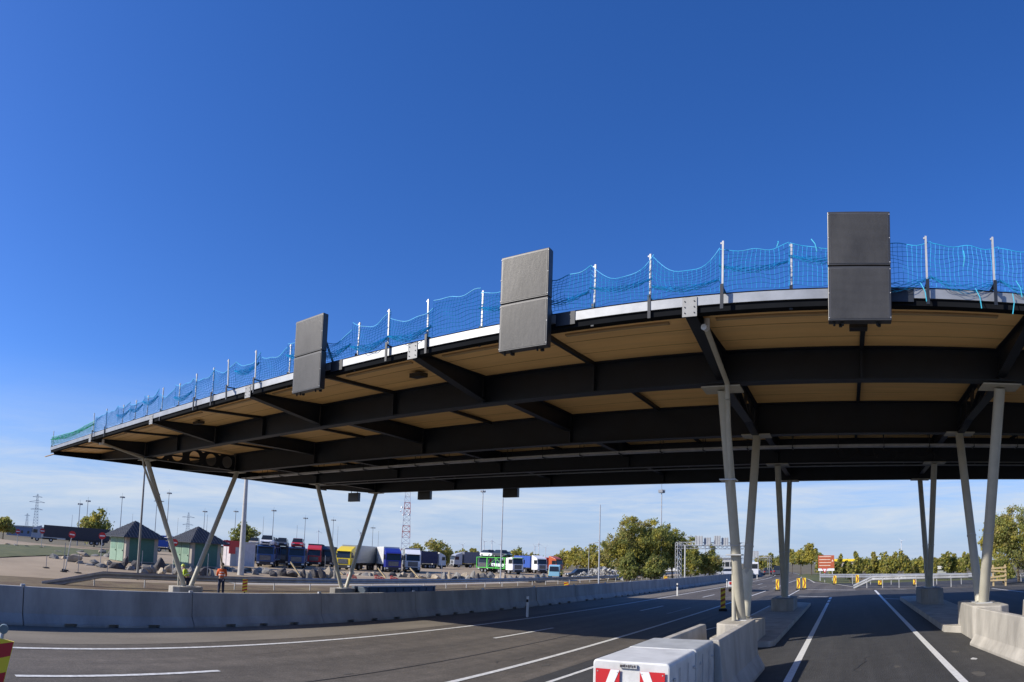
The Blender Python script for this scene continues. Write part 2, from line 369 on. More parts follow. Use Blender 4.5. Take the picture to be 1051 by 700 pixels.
# ------------------------------------------------------------------ canopy
XC, BAY = .35, 6.4
YA, YB, YC, YD = 14.2, 19.7, 25.65, 30.9
YF, YR = 11.1, 32.2
XL, XR = -34.6, 13.2
def zs(y):      # soffit height
    return 6.74 + .30 * ss((y - YF) / 6) * 1.0 - .25 * ss((y - 27) / 6)
can = thing('border_canopy', 'long dark steel border canopy with tan soffit, standing on splayed columns across the lanes', 'canopy', (0, 0, 0))
b = MB(); yy = [YF + .1, 12, 13, 14.2, 16, 18, 20, 23, 26, 29, 31, YR - .1]; xx = [XL + .1 + (XR - XL - .2) * k / 30 for k in range(31)]
for y0, y1 in zip(yy, yy[1:]):
    b.face([(XL + .1, y0, zs(y0)), (XR - .1, y0, zs(y0)), (XR - .1, y1, zs(y1)), (XL + .1, y1, zs(y1))])
b.build('soffit', soffit_m, can)
b = MB()
b.prism([(.1, 6.88), (1.6, 7.02), (4, 7.13), (YR - YF - 3, 7.13), (YR - YF - .1, 7.0), (YR - YF - .1, 6.9), (YR - YF - 3, 7.08), (4, 7.08), (1.6, 6.97), (.1, 6.84)], (XL + .06, YF, 0), (XR, YF, 0), side=Vector((0, 1, 0)))
yy2 = [YF + .06, 16, 20, 27, YR - .06]
b.build('roof_deck', M('roof_sheet', (.12, .12, .12), .6), can)
# fascia strips
b = MB(); seg = BAY / 2
x = XC - BAY / 2
xsj = sorted([XC + BAY / 2 + seg * k for k in range(-24, 8) if XL < XC + BAY / 2 + seg * k < XR] + [XL, XR])
for x0, x1 in zip(xsj, xsj[1:]):
    b.box((x0 + .004, YF - .035, 6.735), (x1 - .004, YF, 6.91))
b.build('fascia', galv, can)
for x_ in (XC - .1, XC - .1 - BAY, XC - .1 - 2 * BAY):
    b = MB(); b.box((x_ + .56, YF - .048, 6.66), (x_ + .98, YF - .037, 6.925)); b.build('dark_cover', steel_dark, can)
b = MB(); b.box((XL, YF + .005, 6.61), (XR, YF + .19, 6.735)); b.box((XL, YF + .012, 6.735), (XR, YF + .09, 6.88))
b.box((XL, YR - .15, 6.6), (XR, YR, 7.0)); b.box((XL, YF + .19, 6.50), (XL + .1, YR - .15, 7.06))
b.box((XL, YF - .03, 6.915), (XR, YF + .05, 6.935))
b.build('edge_angle', M('matt_black_edge', (.008, .009, .011), .95, 0, .2, 2, spec=.1), can)
# long thin light fittings / seam along the front of the soffit
b = MB()
for k in range(-12, 5):
    x0 = XC + 3.2 * k; b.box((x0 + .35, YF + .62, zs(YF + .62) - .035), (x0 + 2.6, YF + .72, zs(YF + .7) - .004))
b.build('soffit_trim', each=6, parent=can, m=M('soffit_trim_tan', (.42, .29, .15), .6))
def ibeam(b, p0, p1, z0, z1, fl=.30, tf=.03, tw=.02):
    """I-section along p0->p1 between heights z0 and z1"""
    h = z1 - z0
    prof = [(-fl / 2, 0), (fl / 2, 0), (fl / 2, tf), (tw / 2, tf), (tw / 2, h - tf), (fl / 2, h - tf), (fl / 2, h), (-fl / 2, h), (-fl / 2, h - tf), (-tw / 2, h - tf), (-tw / 2, tf), (-fl / 2, tf)]
    b.prism(prof, (p0[0], p0[1], z0), (p1[0], p1[1], z0))
colx = [XC + BAY / 2, XC - BAY / 2, XC - BAY * 4.5]
for y, z0, z1 in ((YA, 6.12, zs(YA) + .0), (YB, 6.02, zs(YB)), (YC, 6.05, zs(YC)), (YD, 6.02, zs(YD))):
    b = MB(); xe = colx[2] - .16
    ibeam(b, (xe, y), (XR - .3, y), z0, z1 - .003, .32, .035, .022)
    k = 0; x = XC + BAY / 2
    while x > -33:
        for dx in ((0, -3.2) if y == YA else (0,)):
            if x + dx > xe: b.box((x + dx - .012 - .02, y - .15, z0 + .04), (x + dx + .032, y - .012, z1 - .045))
        x -= BAY
    b.build('main_beam', steel_dark, can)
    b = MB(); xa = colx[2] - .17; zt_ = z1 - .006
    for o_y in (-.011, .011): b.face([(xa, y + o_y, z0 + .02), (XL + .1, y + o_y, 6.56), (XL + .1, y + o_y, zt_), (xa, y + o_y, zt_)])
    b.prism([(-.15, 0), (.15, 0), (.15, .03), (-.15, .03)], (xa, y, z0), (XL + .1, y, 6.53), side=Vector((0, 1, 0)))
    b.build('tapered_beam_end', steel_dark, can)
# cross beams on the grid lines; the three column lines have round openings between the first two beams
grid = [XC + BAY / 2 + BAY * k for k in range(-5, 2)]
def hole_web(b, x, y0, y1, z0, z1, ncell, t=.02):
    cw = (y1 - y0) / ncell
    for c in range(ncell):
        yc = y0 + cw * (c + .5); zc = (z0 + z1) / 2; hw = cw / 2; hh = (z1 - z0) / 2; rad = min(hw, hh) * .86; n = 24
        ring = []; sq = []
        for k in range(n):
            a = 2 * pi * k / n; ca, sa = cos(a), sin(a); ring.append((yc + rad * ca, zc + rad * sa))
            m = max(abs(ca) / hw, abs(sa) / hh); sq.append((yc + ca / m, zc + sa / m))
        for k in range(n):
            j = (k + 1) % n
            for xx_ in (x - t / 2, x + t / 2):
                b.face([(xx_, *ring[k]), (xx_, *ring[j]), (xx_, *sq[j]), (xx_, *sq[k])])
            b.face([(x - t / 2, *ring[k]), (x - t / 2, *ring[j]), (x + t / 2, *ring[j]), (x + t / 2, *ring[k])])
for gxx in grid:
    b = MB()
    # tapered cantilever in front of the first beam
    tz = lambda y: zs(y) - .004
    def webpiece(y0, y1, za0, za1, t=.02, fl=.22):
        for xx_ in (gxx - t / 2, gxx + t / 2):
            b.face([(xx_, y0, za0), (xx_, y1, za1), (xx_, y1, tz(y1)), (xx_, y0, tz(y0))])
        b.prism([(-fl / 2, 0), (fl / 2, 0), (fl / 2, .03), (-fl / 2, .03)], (gxx, y0, za0), (gxx, y1, za1), side=Vector((1, 0, 0)))
        b.prism([(-fl / 2, -.03), (fl / 2, -.03), (fl / 2, 0), (-fl / 2, 0)], (gxx, y0, tz(y0)), (gxx, y1, tz(y1)), side=Vector((1, 0, 0)))
    webpiece(YF + .1, YA - .17, 6.56, 6.2)
    col = min(abs(gxx - c) for c in colx) < .1
    if col:
        ya_, yb_ = YA + .17, YB - .17
        hole_web(b, gxx, ya_, yb_, 6.12, zs(YA) - .03, 5)
        b.box((gxx - .12, ya_, 6.08), (gxx + .12, yb_, 6.118)); b.box((gxx - .12, ya_, zs(YA) - .028), (gxx + .12, yb_, zs(YA) - .003))
    else: webpiece(YA + .17, YB - .17, 6.45, 6.45)
    webpiece(YB + .17, YC - .17, 6.5, 6.5)
    if col: webpiece(YC + .17, YD - .17, 6.2, 6.2)
    else: webpiece(YC + .17, YD - .17, 6.45, 6.45)
    b.build('cross_beam', steel_dark, can)
    b = MB(); b.box((gxx - .14, YF - .052, 6.53), (gxx + .14, YF - .038, 6.90)); b.build('bracket_plate', M('bracket_plate_paint', (.30, .30, .29), .5), can)
    b = MB()
    for dx in (-.09, .09):
        for dz in (6.60, 6.71, 6.82): b.tube((gxx + dx, YF - .066, dz), (gxx + dx, YF - .052, dz), .012, n=6)
    b.build('bolt', steel_dark, can, each=8)
# mid-bay soffit ribs
b = MB()
for k in range(-10, 3):
    x = XC + BAY / 2 * (2 * k) / 1
    if not (XL < x < XR): continue
    for y0, y1 in ((YF + .25, YA - .16), (YA + .16, YB - .16), (YB + .16, YC - .16)):
        b.prism([(-.05, -.10), (.05, -.10), (.05, -.002), (-.05, -.002)], (x, y0, zs(y0)), (x, y1, zs(y1)), side=Vector((1, 0, 0)))
b.build('soffit_rib', steel_dark, can, each=6)
for y in (12.3, 13.25, 15.3, 16.4, 17.5, 18.6):
    b = MB(); b.prism([(-.006, -.004), (.006, -.004), (.006, .002), (-.006, .002)], (XL + .5, y, zs(y) - .002), (XR - .5, y, zs(y) - .002)); b.build('soffit_joint', M('soffit_joint_brown', (.42, .27, .12), .8), can)
# shallow secondary framing seen edge-on towards the back
b = MB()
for y in (21.7, 23.7, 27.4, 29.1): b.prism([(-.06, 0), (.06, 0), (.06, .16), (-.06, .16)], (XL + 1, y, zs(y) - .163), (XR - .5, y, zs(y) - .163))
b.build('secondary_beam', steel_dark, can, each=6)
# column head plates
def heads(x, y, parent):
    b = MB(); b.box((x - .42, y - .3, 6.0), (x + .42, y + .3, 6.032)); return b.build('head_plate', col_m, parent)
# cable tray, pipes, hangers under the canopy
tr = thing('cable_tray', 'long cable tray on hangers running the length of the canopy underside', 'cable tray', (0, 22.4, 6.1))
b = MB(); b.box((XL + 3, -.15, 0), (XR - .5, .15, .018)); b.box((XL + 3, -.165, 0), (XR - .5, -.15, .075)); b.box((XL + 3, .15, 0), (XR - .5, .165, .075)); b.build('tray', galv_post, tr)
x = XL + 3.5
while x < XR - 1:
    b = MB(); b.tube((x, -.19, -.02), (x, -.19, .9), .012, n=6); b.tube((x, .19, -.02), (x, .19, .9), .012, n=6); b.box((x - .02, -.2, -.035), (x + .02, .2, -.005)); b.build('hanger', steel_dark, tr); x += 1.62
b = MB(); b.path([(XL + 3.2, .02, .05), (XR - .6, .02, .05)], .03); b.path([(XL + 3.2, -.08, .045), (XR - .6, -.08, .045)], .022); b.build('cable', dark_gap, tr)
b = MB(); b.path([(XL + 5, 26.9, 6.12), (XR - 1, 26.9, 6.12)], .035, 8)
x = XL + 6; 
while x < XR - 1: b.tube((x, 26.9, 6.12), (x, 26.9, 6.9), .01, n=5); x += 3.1
tag(b.build('service_pipe', mast_dark), 'thin grey service pipe hung under the rear half of the canopy', 'pipe')
# tangle of loose cable over the right lane
b = MB(); p = []
for k in range(90):
    t = k / 89; p.append((-.6 + 4.2 * t + .25 * sin(t * 40), 23.0 + .15 * sin(t * 23), 6.0 + .16 * sin(t * 31) + .1 * sin(t * 77)))
b.path(p, .02, 5); tag(b.build('loose_cable', dark_gap), 'black coil of loose cable looped below the tray over the right lane', 'cable')

# gantry signs on the front edge, and hanging boxes on the rear edge
def lane_panel(x, y, face=-1, z0=6.17, label='', grp='black square lane signal housings on the canopy edge'):
    t = thing('lane_sign', label, 'lane sign', (x, y, z0), 0, grp)
    for k in range(2):
        z = k * .995
        b = MB(); b.box((-.55, -.09, z + .006), (.55, .09, z + .985)); b.build('housing', black_box, t, bevel=.012)
        b = MB(); b.box((-.515, face * .098, z + .04), (.515, face * .091, z + .95))
        b.build('screen', sign_face, t)
        b = MB()
        for j in range(44):
            zz = z + .055 + j * .0202; b.prism([(0, 0), (0, .008), (face * .0022, .004)], (-.50, face * .099, zz), (.50, face * .099, zz), side=Vector((0, 1, 0)))
        b.build('louvre', sign_face, t)
        for dx in (-.535, .535):
            for dz in (.06, .5, .93):
                b = MB(); b.tube((dx, face * .09, z + dz), (dx, face * .1, z + dz), .009, n=6); b.build('screw', galv_post, t)
    b = MB()
    for dx in (-.34, .34): b.box((dx - .03, .1, -.02), (dx + .03, .16, 1.9))
    b.tube((-.34, .14, 1.5), (-.3, .62, .78), .03, n=6); b.tube((.34, .14, 1.5), (.3, .62, .78), .03, n=6)
    b.build('mounting_frame', steel_dark, t)
    b = MB()
    for dx in (-.45, -.3, .3): b.tube((dx, 0, -.05), (dx, 0, .01), .02, n=8)
    b.build('cable_gland', dark_gap, t, each=10)
    return t
LC = [XC - .1 - BAY * k for k in range(3)]
for x, l in zip(LC, ('matt black twin-square lane sign face-on over the right-hand lane', 'greyish twin-square lane sign in the middle of the canopy front edge', 'smallest, leftmost twin-square lane sign on the canopy front edge')):
    lane_panel(x, YF - .3, label=l)
for x, n in ((-18.85, 'rightmost'), (-25.25, 'middle'), (-31.6, 'leftmost')):
    t = thing('hanging_box', '%s of three dark boxes hanging below the rear canopy edge' % n, 'sign box', (x, YR - .15, 5.62), 0, 'dark boxes under the rear canopy edge')
    b = MB(); b.box((-.5, -.12, 0), (.5, .12, .62)); b.build('housing', black_box, t, bevel=.012)
    b = MB(); b.tube((-.3, 0, .6), (-.3, 0, 1.1), .025); b.tube((.3, 0, .6), (.3, 0, 1.1), .025); b.build('hanger', steel_dark, t, each=12)
# small flood lights on the soffit
for x, y, l in ((-10.3, 12.6, 'small black floodlight on the soffit right of the leftmost lane sign'), (-21.0, 12.6, 'small black floodlight on the soffit near the left end of the canopy'), (.25, 12.3, 'small black floodlight on the soffit below the right-hand lane sign')):
    t = thing('floodlight', l, 'floodlight', (x, y, zs(y) - .02), 0, 'black floodlights on the canopy soffit')
    b = MB(); b.prism([(-.16, -.16), (.16, -.12), (.16, -.02), (-.16, -.05)], (-.18, 0, 0), (.18, 0, 0), side=Vector((0, 1, 0))); b.build('lamp_body', black_box, t)
    b = MB(); b.box((-.03, -.03, -.05), (.03, .03, .02)); b.build('bracket', steel_dark, t)

# columns: splayed pairs on concrete piers
def vcol(x, yb, yt, ztop, zb, l, r=.125):
    t = thing('canopy_column', l, 'column', (x, yb, zb), 0, 'round splayed columns carrying the canopy')
    p0 = Vector((0, 0, 0)); p1 = Vector((0, yt - yb, ztop - zb))
    b = MB(); b.tube(p0, p1, r, r, 24); b.build('shaft', col_m, t, smooth=True)
    b = MB(); q = p0 + (p1 - p0) * .36; d = (p1 - p0).normalized(); b.tube(q, q + d * .025, r + .012, n=24); b.build('clamp_ring', galv_post, t)
    b = MB(); b.box((-.22, -.2, 0), (.22, .2, .025)); b.build('base_plate', galv_post, t)
    b = MB(); b.box((-.45, yt - yb - .3, ztop - zb - .002), (.45, yt - yb + .3, ztop - zb + .028)); b.build('head_plate', col_m, t)
    return t
def pier(x, y0, y1, z0, z1, wd, l, m):
    b = MB(); c = .26; hw = wd / 2
    pl = [(-hw, y0 + c), (-hw + c, y0), (hw - c, y0), (hw, y0 + c), (hw, y1 - c), (hw - c, y1), (-hw + c, y1), (-hw, y1 - c)]
    n = len(pl); i = len(b.v)
    b.v += [(x + a, c_, z0) for a, c_ in pl] + [(x + a, c_, z1) for a, c_ in pl]
    for k in range(n): b.f.append((i + k, i + (k + 1) % n, i + n + (k + 1) % n, i + n + k)); b.mi.append(0)
    b.f.append(tuple(i + n + k for k in range(n))); b.mi.append(0)
    o = b.build('column_pier', m, bevel=.03)
    return tag(o, l, 'concrete pier', 'concrete piers under the canopy columns')
def pos(n): return n
for x, side, zt_, zb_ in ((colx[0], 'right', .85, 0), (colx[1], 'middle', .50, -.2), (colx[2], 'left', -.22, LOW)):
    for y0, y1, dn, yb in ((YA, YB, 'nearer', 17.0), (YC, YD, 'farther', 28.3)):
        nm = {('right', 'nearer'): 'beside the right lane at the frame edge', ('right', 'farther'): 'beyond the right lane, left of the tall right column pair',
              ('middle', 'nearer'): 'behind the red and white barrier end', ('middle', 'farther'): 'rising behind the nearer middle pair',
              ('left', 'nearer'): 'beyond the left barrier next to the green huts', ('left', 'farther'): 'beyond the left barrier by the yellow truck'}[side, dn]
        zt2 = zt_ if dn == 'nearer' or side != 'middle' else .5
        vcol(x, yb - .17, y0, 6.0, zt2, 'beige column leaning towards the camera, %s' % nm)
        vcol(x, yb + .25, y1, 6.0, zt2, 'beige column leaning away from the camera, %s' % nm)
        pier(x, yb - (1.35 if side != 'left' else .95), yb + (1.3 if side != 'left' else .85), zb_ - .1, zt2, .96, 'chamfered concrete pier %s' % nm, conc_w if dn == 'nearer' else conc)
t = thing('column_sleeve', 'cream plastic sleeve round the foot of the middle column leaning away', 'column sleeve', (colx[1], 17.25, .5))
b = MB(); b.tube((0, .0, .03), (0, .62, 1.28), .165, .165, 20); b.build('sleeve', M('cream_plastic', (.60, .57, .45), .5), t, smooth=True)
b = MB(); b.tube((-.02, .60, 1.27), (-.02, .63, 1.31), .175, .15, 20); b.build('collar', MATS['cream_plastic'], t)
# rain pipes down the front columns
for x, zt_, l in ((colx[1] - .03, .5, 'grey rain pipe running from the canopy edge down the column behind the striped barrier end'), (colx[2] + .02, -.22, 'grey rain pipe running from the canopy edge down the leftmost front column'), (colx[0] + .05, .85, 'slim cable conduit strapped to the right front column')):
    rr = .055 if x < 2 else .014
    if x < 2: P_ = [(x + .22, YF + .55, 6.50), (x + .2, YA - .35, 6.06), (x + .2, YA - .28, 5.7), (x - .12, 16.5, zt_ + 1.2), (x - .12, 16.55, zt_ + .02)]
    else: P_ = [(x + .085, YA + .05, 6.0), (x + .085, 16.78, zt_ + .02)]
    t = thing('rain_pipe' if x < 2 else 'conduit', l, 'pipe')
    b = MB(); b.path([Vector(q) for q in P_], rr, 12); b.build('pipe', col_m, t, smooth=True)
    if x < 2:
        b = MB(); b.tube((x + .22, YF + .55, 6.50), (x + .22, YF + .55, 6.70), .06, n=12); b.tube((x + .2, YF + .38, 6.48), (x + .22, YF + .6, 6.51), .058, n=12); b.build('spout', M('white_pipe', (.7, .7, .68), .4), t)
        for z in (2.2, 4.0):
            k = (z - zt_) / (6 - zt_); yy_ = 16.8 + (YA - 16.8) * k
            b = MB(); b.box((x - .2, yy_ - .2, z), (x + .2, yy_ + .18, z + .03)); b.build('clamp', galv_post, t)

# arched stay plates beneath the two middle lines (dark haunch between the first two beams)
for x in colx[:2]:
    b = MB(); n = 14; ptsA = []
    for k in range(n + 1):
        t = k / n; ptsA.append((x + .0, YA + .35 + (YB - YA - .7) * t, 6.05 - .0 * t + .0 - .0))
    for k in range(n):
        t0, t1 = k / n, (k + 1) / n
        f = lambda t: Vector((x, YA + .3 + (YB - YA - .6) * t, 6.95 - .95 * sin(pi / 2 * t)))
        b.prism([(-.11, -.02), (.11, -.02), (.11, .02), (-.11, .02)], f(t0), f(t1), side=Vector((1, 0, 0)))
    b.build('haunch_plate', steel_dark, can)

# edge protection: posts and nets
XN = XC - BAY / 2 - .38
posts = []
k = -24
while True:
    x = 2.83 + 1.28 * k
    if x > XR - .2: break
    if x > XL: posts.append(x)
    k += 1
posts = [x for x in [XL + .15] + posts]
anchor = [(LC[0], 'right-hand'), (LC[1], 'middle'), (LC[2], 'leftmost')]
def where(x, seq):
    best = min(anchor, key=lambda a: abs(a[0] - x))
    side = 'left' if x < best[0] else 'right'
    n = len([q for q in seq if (x < q < best[0]) or (best[0] < q < x)])
    return '%s to the %s of the %s lane sign' % (o_(n), side, best[1])
pp = thing('net_post', '', 'post', (0, 0, 0), 0, 'galvanised net posts along the canopy front edge')
b = MB(); b.box((-.017, -.017, 7.02), (.017, .017, 7.87)); b.build('upright', galv_post, pp)
b = MB(); b.box((-.03, -.075, 6.58), (.03, -.045, 7.04)); b.box((-.03, -.045, 6.97), (.03, .3, 6.99)); b.build('clamp', steel_dark, pp)
b = MB(); b.box((-.045, -.02, 7.81), (-.018, .0, 7.84)); b.build('hook', galv_post, pp)
for i, x in enumerate(posts):
    t = pp if i == 0 else copy_tree(pp)
    t.location = (x, YF - .02, 0); t.rotation_euler = (R(random.uniform(-2, 1.5)), R(random.uniform(-1.5, 1.5)), 0)
    t['label'] = 'galvanised net post, ' + where(x, posts)
mids = [(a + c) / 2 for a, c in zip(posts, posts[1:])]
rn = random.Random(3)
for i, (x0, x1) in enumerate(zip(posts, posts[1:])):
    nu = max(3, int((x1 - x0) / .085)); nv = 9
    xm = (x0 + x1) / 2
    sag = rn.uniform(.02, .12) if xm > -3 else rn.uniform(.02, .26); full = 0.80 if xm > -3 else rn.uniform(.66, .84)
    low = 0
    if -4.7 < xm < -2.2: sag = .38
    if xm > .9: sag = .05; 
    if xm < -29: full = rn.uniform(.45, .65); sag = rn.uniform(.05, .2)
    bulge = rn.uniform(.03, .16); ph = rn.uniform(0, 6)
    m = net_green if xm < -28.6 else net_blue
    def npt(u, v):
        x = x0 + (x1 - x0) * u
        top = full - sag * 4 * u * (1 - u)
        s_ = v + .03 * sin(9 * u + ph)
        z = 6.97 + top * (s_ ** 1.0) + .015 * sin(u * 14 + v * 9 + ph)
        y = YF - .05 - bulge * sin(pi * v) * sin(pi * u) + .03 * noise.noise((x * 3, v * 4, ph))
        return Vector((x + .03 * noise.noise((x * 2, v * 3, ph + 5)) , y, z))
    b = MB(); rad = .0040 if xm > -4.4 else (.0056 if xm < -13 else .0050)
    G = [[npt(u / nu, v / nv) for v in range(nv + 1)] for u in range(nu + 1)]
    for u in range(nu + 1):
        for v in range(nv):
            b.tube(G[u][v], G[u][v + 1], rad, n=3)
            if u < nu: b.tube(G[u][v], G[u + 1][v], rad, n=3)
        if u < nu: b.tube(G[u][nv], G[u + 1][nv], rad * 2.0, n=4)
    # a loose gathered fold on some bays
    if rn.random() < .8 or xm > .9:
        a_ = rn.uniform(.0, .15) if xm > .9 else rn.uniform(.1, .6)
        for q in range(7 if xm > -8 else 11):
            prev = None
            for k in range(17):
                u = k / 16; p = Vector((x0 + (x1 - x0) * u, YF - .1 + .02 * sin(q * 3), 6.97 + full * a_ + .09 - .22 * sin(pi * u) * (.5 + .13 * q) * (1 if xm > .9 else .6) + .02 * sin(u * 25 + q * 2)))
                if prev: b.tube(prev, p, rad * 1.4, n=3)
                prev = p
    tag(b.build('safety_net', m), '%s net bay on the canopy edge, %s' % ('green' if m is net_green else 'blue', where(xm, mids)), 'safety net', 'net bays along the canopy front edge')
# loose cyan ties
b0 = None
for i, (px, y0, y1) in enumerate(((699, 7.62, 7.4), (.6, 7.78, 7.5), (1.35, 6.98, 6.62), (2.15, 7.62, 7.3), (2.35, 6.92, 6.54), (3.05, 6.87, 6.47), (3.12, 7.12, 6.8), (-1.2, 7.79, 7.67), (-.6, 7.8, 7.55))[1:]):
    b = MB(); p = Vector((px, YF - .12, y0)); q = Vector((px + .1 * (1 if i % 2 else -.2), YF - .15, y1)); mid = (p + q) / 2 + Vector((.02, -.03, .01))
    b.tube(p, mid, .009, n=4); b.tube(mid, q, .011, n=4)
    tag(b.build('cord_tie', net_cyan), 'pale cyan cord end dangling from the net, %s from the left' % o_(sorted([.6, 1.35, 2.15, 2.35, 3.05, 3.12, -1.2, -.6]).index(px)), 'cord', 'loose cord ends on the canopy net')

# ------------------------------------------------------------------ islands, barriers, cushion
def island(x0, x1, y0, y1, l):
    b = MB(); c = .5
    pl = [(x0 + c, y0), (x1 - c * .2, y0), (x1, y0 + c * .6), (x1, y1 - c), (x1 - c, y1), (x0 + c, y1), (x0, y1 - c), (x0, y0 + c)]
    n = len(pl); zz = zr((x0 + x1) / 2, 0)
    b.v += [(a, q, zz - .15) for a, q in pl] + [(a, q, zz + .19) for a, q in pl]
    for k in range(n): b.f.append((k, (k + 1) % n, n + (k + 1) % n, n + k)); b.mi.append(0)
    b.f.append(tuple(n + k for k in range(n))); b.mi.append(0)
    tag(b.build('traffic_island', conc_w, bevel=.02), kind='structure')
island(-3.75, -1.95, 16.5, 33, 'a'); island(2.65, 4.45, 17.5, 34, 'b')
NJ = [(-.30, 0), (.30, 0), (.30, .07), (.15, .30), (.09, .96), (.075, .985), (-.075, .985), (-.09, .96), (-.15, .30), (-.30, .07)]
def nj(p0, p1, l, m, grp, h=.96, wmul=1.0, notch=True):
    p0 = Vector(p0); p1 = Vector(p1); L = (p1 - p0).length; d = (p1 - p0).normalized()
    k = h / .985; prof = [(a * wmul, z * k) for a, z in NJ]
    b = MB()
    if notch:
        up_ = [(-.272 * wmul, .105 * k)] + [p for p in []]
        top = [(-.285 * wmul, .085 * k), (.285 * wmul, .085 * k)] + [(a, z) for a, z in prof[3:9]]
        b.prism(top, p0, p1)
        cuts = [(0, .22), (.29, .47), (.53, .71), (.78, 1.0)]
        foot = [(-.3 * wmul, 0), (.3 * wmul, 0), (.3 * wmul, .07 * k), (.285 * wmul, .085 * k), (-.285 * wmul, .085 * k), (-.3 * wmul, .07 * k)]
        for a, c in cuts: b.prism(foot, p0 + d * L * a, p0 + d * L * c)
        b.prism([(-.06, -.16), (.06, -.16), (.06, .088), (-.06, .088)], p0, p1)
    else: b.prism(prof, p0, p1)
    o = b.build('concrete_barrier', m, bevel=.015)
    return tag(o, l, 'barrier', grp)
y = 4.55 - 4.93 * 3; i = 0
while y < 190:
    xa, xb = -15.6, -15.6
    p0 = Vector((bend(xa, y + .012), y + .012, zr(-15, y))); p1 = Vector((bend(xb, y + 4.915), y + 4.915, zr(-15, y)))
    idx = i - 2; p0.x += random.uniform(-.018, .018); p1.x += random.uniform(-.018, .018); p0.z += random.uniform(-.006, .006); p1.z += random.uniform(-.006, .006)
    if y + 4.9 > 3:
        n_ = idx
        l = ('precast grey barrier segment on the left road edge, cut by the left frame edge' if n_ <= 0 else
             'precast grey barrier segment, %s complete one from the left of the roadside wall' % o_(n_ - 1))
        nj(p0, p1, l, conc_left, 'precast segments of the left roadside barrier wall')
        b = MB(); q = p1 + Vector((0, .0, .93))
        if y < 40:
            b.tube((p1.x, p1.y - .05, p1.z + .985), (p1.x, p1.y + .06, p1.z + .985), .035, n=8)
            tag(b.build('lifting_loop', galv_post), 'small steel coupling on the barrier joint, %s from the left' % o_(max(0, n_)), 'coupling', 'steel couplings on the barrier joints')
    y += 4.93; i += 1

# water-filled style white end box with red/white panel
cu = thing('crash_cushion', 'white box-shaped barrier end with red and white striped front, nearest the camera', 'crash cushion', (-2.5, 0, zr(-2.5, 0)))
zt = .85 - zr(-2.5, 0)
def rprof(w2, h, c):  # rounded top edges
    pr = [(-w2, .04), (w2, .04)]
    for k in range(5): a = pi / 2 * k / 4; pr.append((w2 - c + c * cos(a), h - c + c * sin(a)))
    for k in range(5): a = pi / 2 + pi / 2 * k / 4; pr.append((-w2 + c + c * cos(a), h - c + c * sin(a)))
    return pr
b = MB(); b.prism(rprof(.475, zt, .05), (0, 7.1, 0), (0, 8.34, 0)); b.build('body', wh_plastic, cu, bevel=.02)
b = MB(); b.prism(rprof(.485, zt + .004, .05), (0, 8.36, 0), (0, 9.45, 0)); b.build('body', M('galvanised_cover', (.46, .47, .46), .55, .2, .16, 4), cu, bevel=.012)
for yv in (7.25, 8.2, 8.55, 9.3):
    for zz in (.25, zt - .2):
        b = MB(); b.tube((.485, yv, zz), (.503, yv, zz), .022, n=8); b.build('bolt', galv_post, cu)
for x0 in (-.40, -.15, .15, .40):
    for zz in (zt - .13, zt - .69):
        b = MB(); b.tube((x0, 7.066, zz), (x0, 7.08, zz), .008, n=6); b.build('screw', galv_post, cu)
b = MB()
for yv in (7.5, 7.9, 8.7, 9.1): b.box((.487, yv - .008, .1), (.495, yv + .008, zt - .1))
b.build('panel_seam', galv_post, cu)
b = MB()
for x0 in (-.425, .125):
    b.box((x0, 7.072, zt - .72), (x0 + .30, 7.078, zt - .10))
b.build('red_panel', red_m, cu, each=6)
b = MB()
for x0, sgn in ((-.425, 1), (.125, -1)):
    for j in range(3):
        zc = zt - .10 - j * .40
        if sgn > 0: q = [(x0 + .06, zc - .34), (x0 + .15, zc - .34), (x0 + .30, zc), (x0 + .19, zc)]
        else: q = [(x0 + .24, zc - .34), (x0 + .15, zc - .34), (x0 + .0, zc), (x0 + .11, zc)]
        q = [(a, max(zt - .72, z)) for a, z in q]
        b.face([(a, 7.068, z) for a, z in q])
b.build('white_stripe', white_m, cu)
b = MB(); b.box((-.125, 7.07, zt - .075), (.085, 7.09, zt - .028)); b.build('maker_plate', M('maker_plate_grey', (.5, .5, .48), .5), cu)
b = MB()
for k, (a, c) in enumerate(((-.118, -.092), (-.085, -.075), (-.068, -.055), (-.045, -.03), (-.02, -.002), (.008, .02), (.03, .04), (.05, .07))):
    b.box((a, 7.065, zt - .066 + .004 * (k % 2)), (c, 7.0695, zt - .038 + .003 * (k % 3)))
b.build('lettering', M('maker_lettering_dark', (.06, .05, .05), .6), cu)
gN = 'pale concrete barriers round the canopy islands'
nj((-2.02, 9.5, -.15), (-1.98, 12.95, -.13), 'tall pale barrier behind the white cushion, on its right side towards the column', conc_w, gN, 1.0, .9, False)
nj((-2.78, 9.5, -.19), (-2.76, 11.9, -.19), 'short pale barrier behind the white cushion, on its left side with sloping end', conc_w, gN, 1.04, .8, False)
nj((3.52, 11.0, 0), (3.08, 15.0, 0), 'pale barrier curving in front of the right column pier', conc_w, gN, .87, .9, False)
nj((3.95, 6.6, 0), (3.53, 10.97, 0), 'pale barrier nearest the camera at the right frame edge', conc_w, gN, .87, .9, False)
nj((4.95, 13.2, 0), (4.85, 17.2, 0), 'pale barrier behind the right column pier at the frame edge', conc_w, gN, .87, .9, False)

